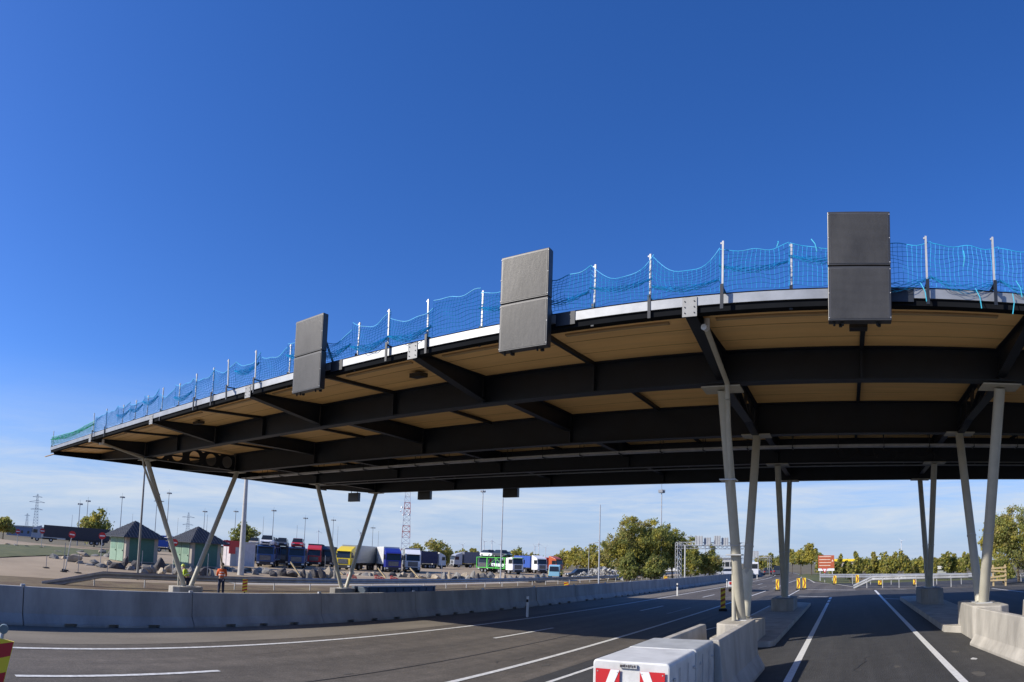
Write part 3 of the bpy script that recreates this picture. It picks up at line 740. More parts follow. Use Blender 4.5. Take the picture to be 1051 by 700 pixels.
# ------------------------------------------------------------------ guard rails
WB = [(a, z * 1.25) for a, z in [(0, 0), (.05, .04), (.05, .10), (0, .15), (.05, .20), (.05, .27), (0, .31), (-.012, .31), (.036, .27), (.036, .20), (-.012, .15), (.036, .10), (.036, .04), (-.012, 0)]]
def guard(path, label, step=3.2, postz=True, m=rail_m, zt=.72):
    t = thing('guardrail', label, 'guardrail', (0, 0, 0)); b = MB()
    pts = [Vector(p) for p in path]
    for p, q in zip(pts, pts[1:]):
        b.prism([(a, z - .31) for a, z in WB], p, q)
    b.build('rail', m, t)
    acc = 0
    for p, q in zip(pts, pts[1:]):
        L = (q - p).length; s_ = step - acc
        while s_ < L:
            c = p + (q - p) * (s_ / L); g = zr(c.x, c.y) - .1
            if c.z - g > .3:
                bb = MB(); bb.box((c.x - .05 - .06, c.y - .03, g), (c.x + .0 - .06, c.y + .03, c.z - .02)); bb.build('post', galv_post, t)
            s_ += step
        acc = (acc + L) % step
    return t
zg = LOW + .76
guard([(-33.2, 10.7, LOW + .02), (-33.2, 14.3, zg), (-33.2, 40, zg)] + [(bend(-33.2, y), y, zg) for y in (60, 85, 95, 105, 115, 125, 140)], 'long galvanised guardrail beyond the left barrier, ramping down at its left end')
gr_ = [(at(876, 602.4, 0.05)), at(884, 598, .5)]
a0 = far(876, 602.4, 51); a1 = far(895, 592.6, 50.4); a2 = far(930, 591.2, 49.5); a3 = far(960, 590.3, 49.2); a4 = far(994, 589.8, 49)
guard([(a0.x, a0.y, .18), (a1.x, a1.y, .88), (a2.x, a2.y, .93), (a3.x, a3.y, .95), (a4.x, a4.y, .95)], 'galvanised guardrail across the end of the right lane with a ramped left end', 1.35)
a0 = far(842, 592.2, 66); a1 = far(899, 592.0, 60); a2 = far(1000, 591, 54)
guard([(a0.x, a0.y, .8), (a1.x, a1.y, .85), (a2.x, a2.y, .85)], 'farther galvanised guardrail in front of the shrubs on the right', 2.5)
a0 = far(1000, 596, 60); a1 = far(1060, 598, 55)
guard([(a0.x, a0.y, .7), (a1.x, a1.y, .7)], 'low guardrail at the right edge behind the right columns', 2.0)

# ------------------------------------------------------------------ striped marker boards
def striped_board(loc, rz, w_, h_, m1, m2, label, base=.25, chev=0, grp='striped marker boards', name='marker_board', n=4):
    t = thing(name, label, 'marker board', loc, rz, grp)
    b = MB(); b.box((-w_ / 2, -.015, base), (w_ / 2, .015, base + h_)); b.build('board', m1, t)
    b = MB()
    for k in range(n):
        z0 = base + h_ * (k + .12) / n; dz = h_ / n * .5; sk = h_ / n * .45
        for f_ in (-.017, .017):
            if chev:
                a = -chev * w_ / 2 * .92; zl = base; zm = base + h_ / 2; zh = base + h_; tw = w_ * .42 * chev
                if k == 0:
                    b.face([(a, f_, zm), (a + tw, f_, zm), (-a, f_, zl + .02), (-a - tw, f_, zl + .02)])
                    b.face([(a, f_, zm), (a + tw, f_, zm), (-a, f_, zh - .02), (-a - tw, f_, zh - .02)])
            else:
                b.face([(-w_ / 2 * .97, f_, z0), (w_ / 2 * .97, f_, z0 + sk), (w_ / 2 * .97, f_, min(base + h_, z0 + sk + dz)), (-w_ / 2 * .97, f_, z0 + dz)])
    b.build('stripe', m2, t)
    b = MB(); b.box((-.2, -.28, 0), (.2, .28, .1)); b.build('foot', dark_gap, t)
    b = MB(); b.box((-.03, -.03, .1), (.03, .0, base)); b.build('stem', dark_gap, t)
    return t
def zat(p): return zr(p.x, p.y)
def gp_(px, py, r): p = far(px, py, r); return (p.x, p.y, zat(p))
# nearest, left frame edge: board with warning lamp
p = far(-33, 690, 5.6)
t = striped_board((p.x, p.y, -.35), R(74), .27, 1.15, yel_m, red_m, 'red and yellow striped board with warning lamp cut by the left frame edge', .28)
t.rotation_euler = (0, R(10), R(74))
b = MB(); b.tube((.02, 0, 1.43), (.02, 0, 1.48), .018, n=8); b.build('lamp_stem', galv_post, t)
b = MB(); b.tube((.02, -.03, 1.515), (.02, .03, 1.515), .04, n=14); b.build('lamp', M('grey_lamp_housing', (.16, .20, .19), .4), t)
striped_board(gp_(742, 623, 32), R(12), .24, 1.0, yel_m, brn_m, 'yellow and brown striped board beside the road, left of the middle columns', .12)
striped_board(gp_(251, 607, 31.5), R(50), .25, .62, yel_m, red_m, 'red and yellow striped board behind the barrier, right of the orange-clad worker', .55)
striped_board(gp_(581, 606, 48), R(25), .34, .75, yel_m, red_m, 'small striped board behind the barrier, below the red trailer truck', .42)
striped_board(gp_(683, 600, 62), R(15), .35, .7, yel_m, brn_m, 'small yellow board at the foot of the large trees', .5)
for i, (px, r_, l) in enumerate(((798, 55, 'yellow chevron board left of the far middle columns'), (819.5, 55, 'left of two close yellow chevron boards right of the far middle columns'), (825.5, 55, 'right of two close yellow chevron boards right of the far middle columns'),
                               (857, 63, 'yellow chevron board under the brown direction sign'), (880, 60, 'yellow chevron board left of the ramped guardrail end'), (903, 55, 'low yellow chevron board under the guardrail, its left part'), (939, 54, 'low yellow chevron board under the guardrail, just left of the far columns'))):
    striped_board(gp_(px, 600, r_), R(-2), .28, .86 if i < 3 else (.75 if i < 5 else .5), yel_m, brn_m, l, .12 if i < 5 else .1, chev=(1 if i == 0 else -1), grp='yellow chevron boards at the bend', name='chevron_board', n=2)
# white delineator posts
def delin(p, h, l):
    t = thing('delineator_post', l, 'post', p, 0, 'white delineator posts on the road shoulder')
    b = MB(); b.prism([(-.05, 0), (.05, 0), (.03, .07), (-.03, .07)], (0, 0, 0), (0, 0, h), side=Vector((1, 0, 0)), upd=Vector((0, 1, 0))); b.build('body', wh_plastic, t)
    b = MB(); b.box((-.052, -.012, h * .72), (.052, -.004, h * .86)); b.build('reflector', dark_gap, t)
for px, py, r_, h, l in ((541, 631, 26.5, .85, 'white delineator post on the dark shoulder in front of the barrier'), (695, 610, 46, .9, 'white delineator post near the gantry foot'), (746, 602, 63, .8, 'white delineator post just left of the middle columns'), (777, 593, 95, .9, 'far white delineator post at the start of the bend')):
    p = far(px, py, r_); delin((p.x, p.y, zr(p.x, p.y)), h, l)

# ------------------------------------------------------------------ vehicles
def wheel(parent, x, y, r=.5, w_=.3, rim=True):
    b = MB(); b.tube((x - w_ / 2, y, r), (x + w_ / 2, y, r), r, n=18); o = b.build('wheel', tyre_m, parent, smooth=True)
    if rim:
        b = MB(); s_ = 1 if x > 0 else -1
        b.tube((x + s_ * (w_ / 2 - .02), y, r), (x + s_ * (w_ / 2 + .012), y, r), r * .58, r * .5, n=12); b.build('rim', rim_m, o)
    return o
def loc_pair(front, rear, z=None):
    """front, rear = (px, r). Local +Y points from rear to front."""
    a = far(front[0], 575, front[1]); c = far(rear[0], 575, rear[1]); d = Vector((a.x - c.x, a.y - c.y))
    return Vector((a.x, a.y, zr(a.x, a.y) if z is None else z)), math.atan2(-d.x, d.y), d.length
def cab(t, cm, dark_low=False, H=3.75, grille=None):
    b = MB(); prof = [(-2.25, .75), (-.02, .75), (.0, 1.6), (-.05, 2.0), (-.22, 2.95), (-.5, 3.2), (-2.1, H), (-2.25, H)]
    b.prism(prof, (-1.24, 0, 0), (1.24, 0, 0), side=Vector((0, 1, 0))); b.build('cab', cm, t, bevel=.06)
    b = MB(); b.face([(-1.1, .0, 1.92), (1.1, .0, 1.92), (1.05, -.18, 2.86), (-1.05, -.18, 2.86)]); b.box((-1.12, -.2, 2.86), (1.12, .06, 2.96)); b.build('windscreen', glass_m, t)
    b = MB()
    for s_ in (-1, 1): b.box((s_ * 1.243, -1.35, 1.95), (s_ * 1.256, -.35, 2.75))
    b.build('side_window', glass_m, t, each=6)
    b = MB(); b.box((-.8, .003, 1.0), (.8, .03, 1.75))
    b.build('grille', grille or chassis_m, t)
    b = MB()
    for k in range(4): b.box((-.78, .03, 1.08 + k * .17), (.78, .045, 1.14 + k * .17))
    b.build('grille_slat', rim_m, t)
    b = MB(); b.box((-1.25, -.4, .35), (1.25, .08, .85)); b.build('bumper', chassis_m if dark_low else cm, t, bevel=.04)
    for s_ in (-1, 1):
        b = MB(); b.box((s_ * 1.0 - .18, .082, .55), (s_ * 1.0 + .18, .1, .75)); b.build('headlight', lamp_m, t)
        b = MB(); b.box((s_ * 1.42 - .09, -.15, 2.0), (s_ * 1.42 + .09, -.02, 2.75)); b.box((min(s_ * 1.25, s_ * 1.42), -.1, 2.7), (max(s_ * 1.25, s_ * 1.42), -.06, 2.74)); b.build('mirror', chassis_m, t)
        wheel(t, s_ * 1.05, -1.35)
    b = MB(); b.box((-.5, -6, .6), (.5, -2.2, .95)); b.build('chassis', chassis_m, t)
    for s_ in (-1, 1): wheel(t, s_ * 1.0, -4.6)
def truck(front, rear, cm, tm, label, top=4.0, L=None, dark_low=True, grille=None, stripes=True, z=None, grp=None, plate=True):
    loc, rz, Lp = loc_pair(front, rear, z); L = L or 15.5
    t = thing('semi_truck', label, 'truck', loc, rz, grp); cab(t, cm, dark_low, grille=grille)
    b = MB(); b.box((-1.27, -L, 1.15), (1.27, -2.75, top)); b.build('trailer', tm, t, bevel=.03)
    b = MB(); b.box((-1.24, -L + .3, .75), (1.24, -8, 1.14)); b.box((-.15, -9, .4), (-.05, -8.8, 1.1)); b.box((.05, -9, .4), (.15, -8.8, 1.1)); b.build('trailer_chassis', chassis_m, t)
    if stripes:
        b = MB()
        n = int((L - 2.8) / .62)
        for s_ in (-1, 1):
            b = MB()
            for k in range(n):
                y = -2.9 - k * .62; b.box((s_ * 1.285, y - .03, 1.2), (s_ * 1.272, y, top - .1))
            b.build('curtain_strap', tm, t)  # upright curtain straps standing proud of the trailer side
    for s_ in (-1, 1):
        for y in (-L + 1.5, -L + 2.8, -L + 4.1): wheel(t, s_ * 1.05, y, .48)
    return t
def car_parts(t, cm, H=1.5, L=4.3, W=1.78, suv=False, z0=0):
    b = MB(); hh = H * .56
    prof = [(0, .32), (.04, hh * .8), (-.9, hh * 1.02), (-L + .1, hh * 1.06), (-L, .38), (-L + .3, .24), (-.2, .22)]
    b.prism(prof, (-W / 2, 0, z0), (W / 2, 0, z0), side=Vector((0, 1, 0))); b.build('body', cm, t, bevel=.08)
    i = MB(); a = [(-.95, hh * 1.0), (-1.65, H - .03), (-L + (.5 if suv else .9), H - .04), (-L + .12, hh * 1.04)]
    q = [[(s_ * (W / 2 - (.06 if k in (0, 3) else .2)), y, z0 + z) for k, (y, z) in enumerate(a)] for s_ in (-1, 1)]
    i.face(q[0]); i.face(q[1][::-1])
    for k in range(4): i.face([q[0][k], q[0][(k + 1) % 4], q[1][(k + 1) % 4], q[1][k]])
    i.build('glasshouse', glass_m, t)
    b = MB(); b.box((-W / 2 + .2, -L + (.55 if suv else .95), z0 + H - .035), (W / 2 - .2, -1.66, z0 + H)); b.build('roof', cm, t, bevel=.02)
    for s_ in (-1, 1):
        b = MB(); b.box((s_ * (W / 2 - .28) - .2, -.03, z0 + hh * .62), (s_ * (W / 2 - .28) + .2, .05, z0 + hh * .82)); b.build('headlight', lamp_m, t)
        b = MB(); b.box((s_ * (W / 2 - .22) - .14, -L - .02, z0 + hh * .75), (s_ * (W / 2 - .22) + .14, -L + .06, z0 + hh * .98)); b.build('tail_light', M('tail_lens', (.45, .02, .02), .3), t)
        for y in (-.85, -L + .85):
            w_ = wheel(t, s_ * (W / 2 - .1), y, .33, .2)
            w_.location.z = z0
    b = MB(); b.box((-.55, .03, z0 + .38), (.55, .055, z0 + hh * .66)); b.build('grille', chassis_m, t)
def car(front, rear, cm, label, z=None, grp=None, suv=False, name='passenger_car', H=1.5, L=4.3):
    loc, rz, _ = loc_pair(front, rear, z); t = thing(name, label, 'car', loc, rz, grp); car_parts(t, cm, H=H, suv=suv, L=L); return t
P = paint
blue = P('truck_blue', (.02, .03, .25)); yel = P('truck_yellow', (.75, .55, .03)); wht = P('truck_white', (.72, .73, .75)); redp = P('truck_red', (.5, .03, .03)); dkb = P('carrier_blue', (.03, .08, .22))
tr_grey = P('trailer_grey', (.36, .38, .38), .6); tr_dark = P('curtain_dark_blue', (.028, .032, .045), .6); tr_blue = P('curtain_blue', (.03, .09, .38), .6); tr_white = P('trailer_white', (.7, .7, .68), .5)
silver = P('cab_silver_blue', (.28, .33, .40))
truck((30.5, 150), (113, 150.5), silver, tr_dark, 'truck with long dark curtain trailer parked side-on at the far left', L=18.2, z=-.05, top=3.95)
truck((182, 140), (150, 138), wht, tr_blue, 'blue curtain trailer truck parked behind the left green hut', L=14, z=-.3, top=3.6)
truck((352, 99), (380, 112), yel, tr_grey, 'yellow truck with pale grey trailer parked facing the road', L=13.5)
truck((404, 99), (393, 112), blue, tr_white, 'bright blue truck with white trailer parked beside the yellow truck', L=13)
truck((424, 104), (420, 116), wht, tr_grey, 'white truck cab parked right of the blue truck', L=12)
truck((322, 112), (326, 126), redp, tr_dark, 'red truck cab between the car transporters and the yellow truck', L=13)
truck((454, 150), (431, 145), tr_white, P('curtain_navy', (.02, .025, .08), .6), 'navy trailer seen side-on behind the white truck', L=8, top=3.9)
truck((464, 160), (505, 165), P('cab_grey', (.4, .42, .45)), P('trailer_slate', (.14, .15, .19), .6), 'grey truck with slate trailer side-on in the middle of the truck park', L=13.5, z=-.5)
truck((557, 132), (537, 138), wht, tr_blue, 'white cab with bright blue trailer right of the green transporter', L=9, top=3.6)
truck((575, 140), (562, 142), P('cab_orange', (.5, .1, .03)), P('trailer_red', (.42, .03, .03), .6), 'red trailer truck at the right end of the truck park', L=7.5, top=3.4)
# car transporters
def transporter(front, rear, cm, label, cars, L=12, deck=None, cabtop=True, hd=2.95):
    loc, rz, _ = loc_pair(front, rear); t = thing('car_transporter', label, 'truck', loc, rz, 'car transporters in the truck park')
    cab(t, cm, True, H=3.0)
    b = MB(); dm = deck or cm
    b.box((-1.2, -L, hd), (1.2, .25, hd + .09))
    b.build('upper_deck', dm, t)
    b = MB(); b.box((-1.2, -L, .95), (1.2, -2.6, 1.05)); b.build('lower_deck', dm, t)
    for s_ in (-1, 1):
        for y in (-2.7, -5.6, -8.6, -L + .15):
            b = MB(); b.box((s_ * 1.2 - .05, y - .07, .9), (s_ * 1.2 + .05, y + .07, hd)); b.build('deck_post', dm, t)
        b = MB(); b.tube((s_ * 1.2, -2.7, 1.1), (s_ * 1.2, -5.6, hd), .04, n=6); b.tube((s_ * 1.2, -5.6, hd), (s_ * 1.2, -8.6, 1.1), .04, n=6); b.build('deck_brace', dm, t, each=8)
        for y in (-L + 2, -L + 3.2): wheel(t, s_ * 1.0, y, .42)
    Mx = Matrix.Translation(loc) @ Matrix.Rotation(rz, 4, 'Z')
    for (yo, zo, c, lab, suv) in cars:
        p = Mx @ Vector((0, yo, zo)); q = thing('passenger_car', lab, 'car', p, rz, 'cars carried on the transporters'); car_parts(q, c, suv=suv, H=1.6 if suv else 1.45)
    return t
cw = P('car_white', (.75, .76, .78)); cr_ = P('car_red', (.5, .02, .03)); cg = P('car_graphite', (.05, .055, .065)); csl = P('car_silver', (.45, .46, .48)); cbl = P('car_blue', (.04, .07, .18)); cbe = P('car_beige', (.45, .40, .32))
transporter((272, 92), (279, 104), dkb, 'dark blue car transporter loaded with a white car on its cab roof deck', [(.1, 3.05, cw, 'white car on top of the left blue transporter, facing the camera', True), (-4.6, 3.05, cg, 'graphite car behind the white car on the left transporter', False), (-9, 3.05, csl, 'silver car at the back of the left transporter upper deck', False), (-3, 1.06, cbl, 'blue car on the lower deck of the left transporter', False)], 13.5)
transporter((304, 95), (308, 108), dkb, 'dark blue car transporter loaded with a red car on its cab roof deck', [(.1, 3.05, cr_, 'red car on top of the second blue transporter, facing the camera', False), (-4.6, 3.05, csl, 'silver car behind the red car on the second transporter', False), (-3, 1.06, cg, 'graphite car on the lower deck of the second transporter', False)], 13)
transporter((532, 118), (502, 126), wht, 'white transporter cab with bright green loading decks in the middle of the lot', [(-3.2, 3.05, cg, 'dark car nearest the cab on the green transporter upper deck', False), (-7.6, 3.05, cw, 'white car at the rear of the green transporter upper deck', False), (-3.4, 1.06, cw, 'white car on the green transporter lower deck', False)], 12.5, deck=P('deck_green', (.10, .55, .08)))
transporter((496, 135), (520, 146), P('cab_slate', (.12, .13, .16)), 'slate car transporter with dark cars behind the green one', [(.0, 3.05, cg, 'dark car at the left end of the slate transporter', False), (-4.5, 3.05, cbl, 'blue car in the middle of the slate transporter', False), (-9, 3.05, cg, 'dark car at the right end of the slate transporter', False)], 13)
transporter((288, 106), (292, 119), P('carrier_black', (.025, .03, .045)), 'black car transporter between the two dark blue ones', [(.0, 3.05, cg, 'graphite car on top of the black transporter, facing the camera', True), (-4.6, 3.05, cbl, 'blue car behind the graphite one on the black transporter', False), (-3, 1.06, cg, 'dark car on the lower deck of the black transporter', False)], 13)
transporter((259, 112), (266, 124), P('carrier_navy', (.03, .045, .09)), 'navy car transporter half hidden behind the tall pale mast', [(-.1, 3.05, cbe, 'beige car on top of the navy transporter by the tall mast', False), (-3, 1.06, cg, 'dark car on the lower deck of the navy transporter', True)], 12)
truck((334, 116), (339, 128), P('cab_dark', (.04, .04, .05)), tr_dark, 'dark truck squeezed between the red cab and the yellow truck', L=13, top=3.7)
# small tanker van light blue / yellow near right
loc, rz, _ = loc_pair((569, 88), (573, 95)); t = thing('small_truck', 'small pale blue truck with yellow flatbed at the right of the truck park', 'truck', loc, rz)
b = MB(); b.prism([(-1.5, .6), (0, .6), (.02, 1.2), (-.2, 2.1), (-1.5, 2.2)], (-.75, 0, 0), (.75, 0, 0), side=Vector((0, 1, 0))); b.build('cab', P('pale_blue', (.25, .5, .65)), t, bevel=.06)
b = MB(); b.face([(-.68, .02, 1.25), (.68, .02, 1.25), (.62, -.16, 1.95), (-.62, -.16, 1.95)]); b.build('windscreen', glass_m, t)
b = MB(); b.box((-.95, -5.2, .8), (.95, -1.6, 1.1)); b.box((-.95, -5.2, 1.1), (-.9, -1.6, 1.5)); b.box((.9, -5.2, 1.1), (.95, -1.6, 1.5)); b.build('flatbed', yel, t)
for s_ in (-1, 1):
    for y in (-.7, -4.2): wheel(t, s_ * .75, y, .38, .24)
# cars on the road and in the lot
car((760, 57), (757, 49), csl, 'silver car driving away on the road left of the middle columns', L=4.2)
car((788, 135), (788, 128), cg, 'dark car far down the road near the bend', L=4.4)
car((798, 120), (798.5, 113), cg, 'dark car far down the road just left of the far middle columns', L=4.4, H=1.9, suv=True)
t = thing('delivery_van', 'white van far down the road at the end of the left barrier', 'van', far(772, 586, 112) * 1, R(10)); t.location.z = -.3
b = MB(); b.prism([(-5.2, .4), (0, .4), (.05, 1.1), (-.8, 1.35), (-1.5, 2.4), (-5.2, 2.5)], (-.95, 0, 0), (.95, 0, 0), side=Vector((0, 1, 0))); b.build('body', cw, t, bevel=.08)
b = MB(); b.face([(-.85, -.84, 1.4), (.85, -.84, 1.4), (.8, -1.46, 2.3), (-.8, -1.46, 2.3)]); b.box((-.8, -5.215, 1.4), (.8, -5.202, 2.2)); b.build('window', glass_m, t)
for s_ in (-1, 1):
    for y in (-1, -4.3): wheel(t, s_ * .85, y, .34, .22)
for i, (px, r_, c, l) in enumerate(((586, 105, cg, 'dark green car parked left of the rubble heap'), (593, 110, P('car_olive', (.10, .13, .10)), 'olive car parked just right of the dark green one'), (641, 150, cw, 'white car glimpsed left of the large trees'), (741, 150, cw, 'white car behind the gantry'), (258, 125, cbe, 'beige car beside the white-and-red kiosk'), (248, 130, cbl, 'blue car behind the tall pale mast'))):
    car((px - 4, r_), (px + 14, r_ + 1), c, l, grp='parked cars in the distance')

# ------------------------------------------------------------------ huts, kiosk, site structures
roof_m = M('dark_roof_tile', (.035, .04, .05), .55, 0, .3, 3)
roof_l = M('roof_tile_ridge', (.22, .22, .23), .6)
hgreen = M('hut_green_panel', (.05, .145, .115), .6, 0, .1, 2); hlight = M('hut_pale_green_door', (.25, .37, .27), .6, 0, .08, 2); hbeige = M('hut_beige_render', (.38, .34, .29), .9, 0, .1, 2)
def hut(px, py, label, r=62):
    p = far(px, py, r); z = zr(p.x, p.y); w2 = 1.75
    t = thing('booth_hut', label, 'hut', (p.x, p.y, z), R(2), 'green huts with tiled pyramid roofs')
    b = MB(); b.box((-w2, -w2, 0), (w2, w2, 2.5)); b.build('wall', hbeige, t)
    b = MB(); b.box((w2 + .003, -w2 + .35, .1), (w2 + .03, w2 - .45, 2.3)); b.build('shutter', hgreen, t)
    b = MB()
    for k in range(14): b.box((w2 + .032, -w2 + .36, .2 + k * .15), (w2 + .045, w2 - .46, .22 + k * .15))
    b.build('shutter_slat', hgreen, t)
    for x0 in (-1.6, -.1):
        b = MB(); b.box((x0, -w2 - .05, .05), (x0 + 1.4, -w2 - .003, 2.3)); d = b.build('door', hlight, t)
        b = MB(); b.box((x0 + .25, -w2 - .062, 1.2), (x0 + 1.15, -w2 - .052, 2.1)); b.build('panel', M('hut_panel_mid', (.18, .30, .22), .6), d)
        b = MB(); b.box((x0 + 1.2, -w2 - .1, 1.0), (x0 + 1.28, -w2 - .052, 1.12)); b.build('handle', dark_gap, d)
    b = MB(); e_ = w2 + .62; zt = 4.05
    q = [(-e_, -e_, 2.42), (e_, -e_, 2.42), (e_, e_, 2.42), (-e_, e_, 2.42)]
    for k in range(4): b.face([q[k], q[(k + 1) % 4], (0, 0, zt)])
    b.face(q[::-1])
    for k in range(4): a, c = q[k], q[(k + 1) % 4]; b.face([(a[0], a[1], 2.32), (c[0], c[1], 2.32), c, a])
    rf = b.build('roof', roof_m, t)
    b = MB()   # tile courses
    for k in range(4):
        a, c = Vector(q[k]), Vector(q[(k + 1) % 4]); ap = Vector((0, 0, zt))
        nrm = (c - a).cross(ap - a).normalized()
        for j in range(1, 12):
            s_ = j / 12
            p0 = a + (ap - a) * s_; p1 = c + (ap - c) * s_
            b.tube(p0 + nrm * .02, p1 + nrm * .02, .018, n=4)
        for j in range(1, 13):
            s_ = j / 13; p0 = a + (c - a) * s_; m_ = 1 - abs(2 * s_ - 1); p1 = p0 + (ap - (a + c) / 2) * m_
            b.tube(p0 + nrm * .02, p1 + nrm * .02, .02, n=4)
    b.build('roof_tile', M('roof_tile_light', (.10, .105, .12), .5), rf)
    return t
hut(137, 565, 'green hut with pyramid roof, the left one of the pair', 63); hut(202, 567, 'green hut with pyramid roof, the right one of the pair', 65)
# white kiosk with red top
p = far(238, 570, 84); z = zr(p.x, p.y)
t = thing('kiosk', 'white kiosk with a red sign board beside the tall pale mast', 'kiosk', (p.x, p.y, z), R(0))
b = MB(); b.box((-1.2, -.6, .1), (1.2, 2.9, 3.2)); b.build('wall', M('kiosk_wall', (.55, .50, .5), .6), t, bevel=.03)
b = MB(); b.box((-1.3, -.7, 3.2), (1.3, 3.0, 3.3)); b.build('roof', wh_plastic, t)
b = MB(); b.box((1.25, -2.3, 2.6), (1.33, .4, 3.4)); b.box((1.25, -1.4, 1.7), (1.33, -.4, 2.6)); b.build('sign_board', redp, t)
b = MB(); b.box((1.21, -1.1, .1), (1.25, -.1, 2.1)); b.build('door', tr_grey, t)
# no-entry signs
def no_entry(px, py, r, h, label, d=.62, lean=0):
    p = far(px, py, r); z = zr(p.x, p.y); zc = far(px, py, r).z
    rz = math.atan2(-p.x, p.y)
    t = thing('no_entry_sign', label, 'road sign', (p.x, p.y, z), rz, 'no-entry signs around the plaza'); t.rotation_euler = (0, lean, rz)
    H = zc - z
    b = MB(); b.tube((0, .03, 0), (0, .03, H), .035, n=8); b.build('pole', galv_post, t)
    b = MB(); b.tube((0, -.012, H), (0, .012, H), d, n=28); b.build('disc', red_m, t)
    b = MB(); b.box((-d * .72, -.018, H - d * .17), (d * .72, -.013, H + d * .17)); b.build('bar', white_m, t)
    b = MB(); b.box((-.25, -.25, 0), (.25, .25, .12)); b.build('foot', dark_gap, t)
no_entry(69.5, 548, 47, 2, 'red no-entry disc in front of the dark trailer', .26, R(7)); no_entry(105, 550, 54, 2, 'red no-entry disc left of the left green hut', .30); no_entry(179, 557, 48, 2, 'red no-entry disc between the two green huts', .28)
no_entry(233, 557.5, 70, 2, 'red no-entry disc in front of the white kiosk', .36); no_entry(43.5, 545, 90, 2, 'far no-entry disc in front of the silver truck cab', .38); no_entry(18.5, 545.5, 90, 2, 'far no-entry disc left of the silver truck cab', .34)

# direction sign, brown with white lines
p = far(848, 577, 72); rz = math.atan2(-p.x, p.y)
t = thing('direction_sign', 'brown-red direction sign with pale lines and a white strip below', 'road sign', (p.x, p.y, 0), rz)
m_ = 72 / F; w_ = 16.5 * m_; zb = far(848, 583.2, 72).z; zt2 = far(848, 570, 72).z
sb = M('sign_rust', (.42, .10, .04), .5)
b = MB(); b.box((-w_ / 2, -.02, zb), (w_ / 2, .02, zt2)); b.build('board', sb, t)
b = MB()
for k in range(4):
    z = zt2 - .18 - k * .33; b.box((-w_ / 2 + .12, -.03, z), (w_ / 2 - .35 - .1 * (k % 2), -.022, z + .07))
b.face([(w_ / 2 - .3, -.03, zb + .75), (w_ / 2 - .1, -.03, zb + .75), (w_ / 2 - .2, -.03, zb + 1.0)])
b.build('lettering', M('sign_cream', (.75, .62, .5), .5), t)
b = MB(); b.box((-w_ / 2, -.02, zb - .3), (w_ / 2, .02, zb - .03)); b.build('lower_strip', white_m, t)
for s_ in (-1, 1):
    b = MB(); b.tube((s_ * w_ * .38, .05, 0), (s_ * w_ * .38, .05, zt2), .05, n=8); b.build('post', galv_post, t)
p = far(846.5, 585, 66); rz = math.atan2(-p.x, p.y)
t = thing('yield_sign', 'red-edged white triangle sign just below the brown direction sign', 'road sign', (p.x, p.y, 0), rz)
zc = p.z
b = MB(); b.face([(-.33, 0, zc + .2), (0, 0, zc - .35), (.33, 0, zc + .2)]); b.face([(-.33, .02, zc + .2), (.33, .02, zc + .2), (0, .02, zc - .35)]); b.build('triangle', red_m, t)
b = MB(); b.face([(-.2, -.006, zc + .12), (0, -.006, zc - .2), (.2, -.006, zc + .12)]); b.build('centre', white_m, t)
b = MB(); b.tube((0, .05, 0), (0, .05, zc + .1), .03, n=8); b.build('pole', galv_post, t)

def site_box(px, r, w_, d, z0, z1, m, name, cat, label, legs=True, rz=0):
    p = far(px, 585, r); t = thing(name, label, cat, (p.x, p.y, 0), rz)
    b = MB(); b.box((-w_ / 2, 0, z0), (w_ / 2, d, z1)); b.build('roof', m, t, bevel=.02)
    if legs:
        for sx in (-1, 1):
            for yy_ in (.1, d - .1):
                b = MB(); b.tube((sx * (w_ / 2 - .1), yy_, 0), (sx * (w_ / 2 - .1), yy_, z0), .06, n=6); b.build('post', mast_dark, t)
    return t
t = site_box(870, 120, 5.2, 3, 2.25, 2.7, yel_m, 'open_shelter', 'shelter', 'long yellow shelter roof among the shrubs right of the direction sign')
b = MB(); b.box((-2.4, .3, 1.0), (2.4, .35, 2.2)); b.build('back_panel', hbeige, t)
t = site_box(964, 75, 1.9, 2, 1.05, 1.4, wh_plastic, 'site_container', 'container', 'small white flat-roofed box in the shrubs right of the far columns')
b = MB(); b.box((-.8, .2, 0), (.8, 1.8, 1.0)); b.build('wall', tr_grey, t)
p = far(1026, 588, 48)
t = thing('timber_crib', 'stacked timber frame of rough boards left of the right-edge tree', 'timber frame', (p.x, p.y, 0), R(10))
for k, (z_, tl_) in enumerate(((.45, .0), (.72, .05), (1.12, -.06), (1.36, .03))):
    b = MB(); b.bar((-.75, 0, z_ - tl_), (.55, 0, z_ + tl_), .07, .13); b.build('board', wood, t)
for s_ in (-1, 1):
    b = MB(); b.box((s_ * .5 - .05, .03, 0), (s_ * .5 + .05, .13, 1.6)); b.build('upright', wood, t)

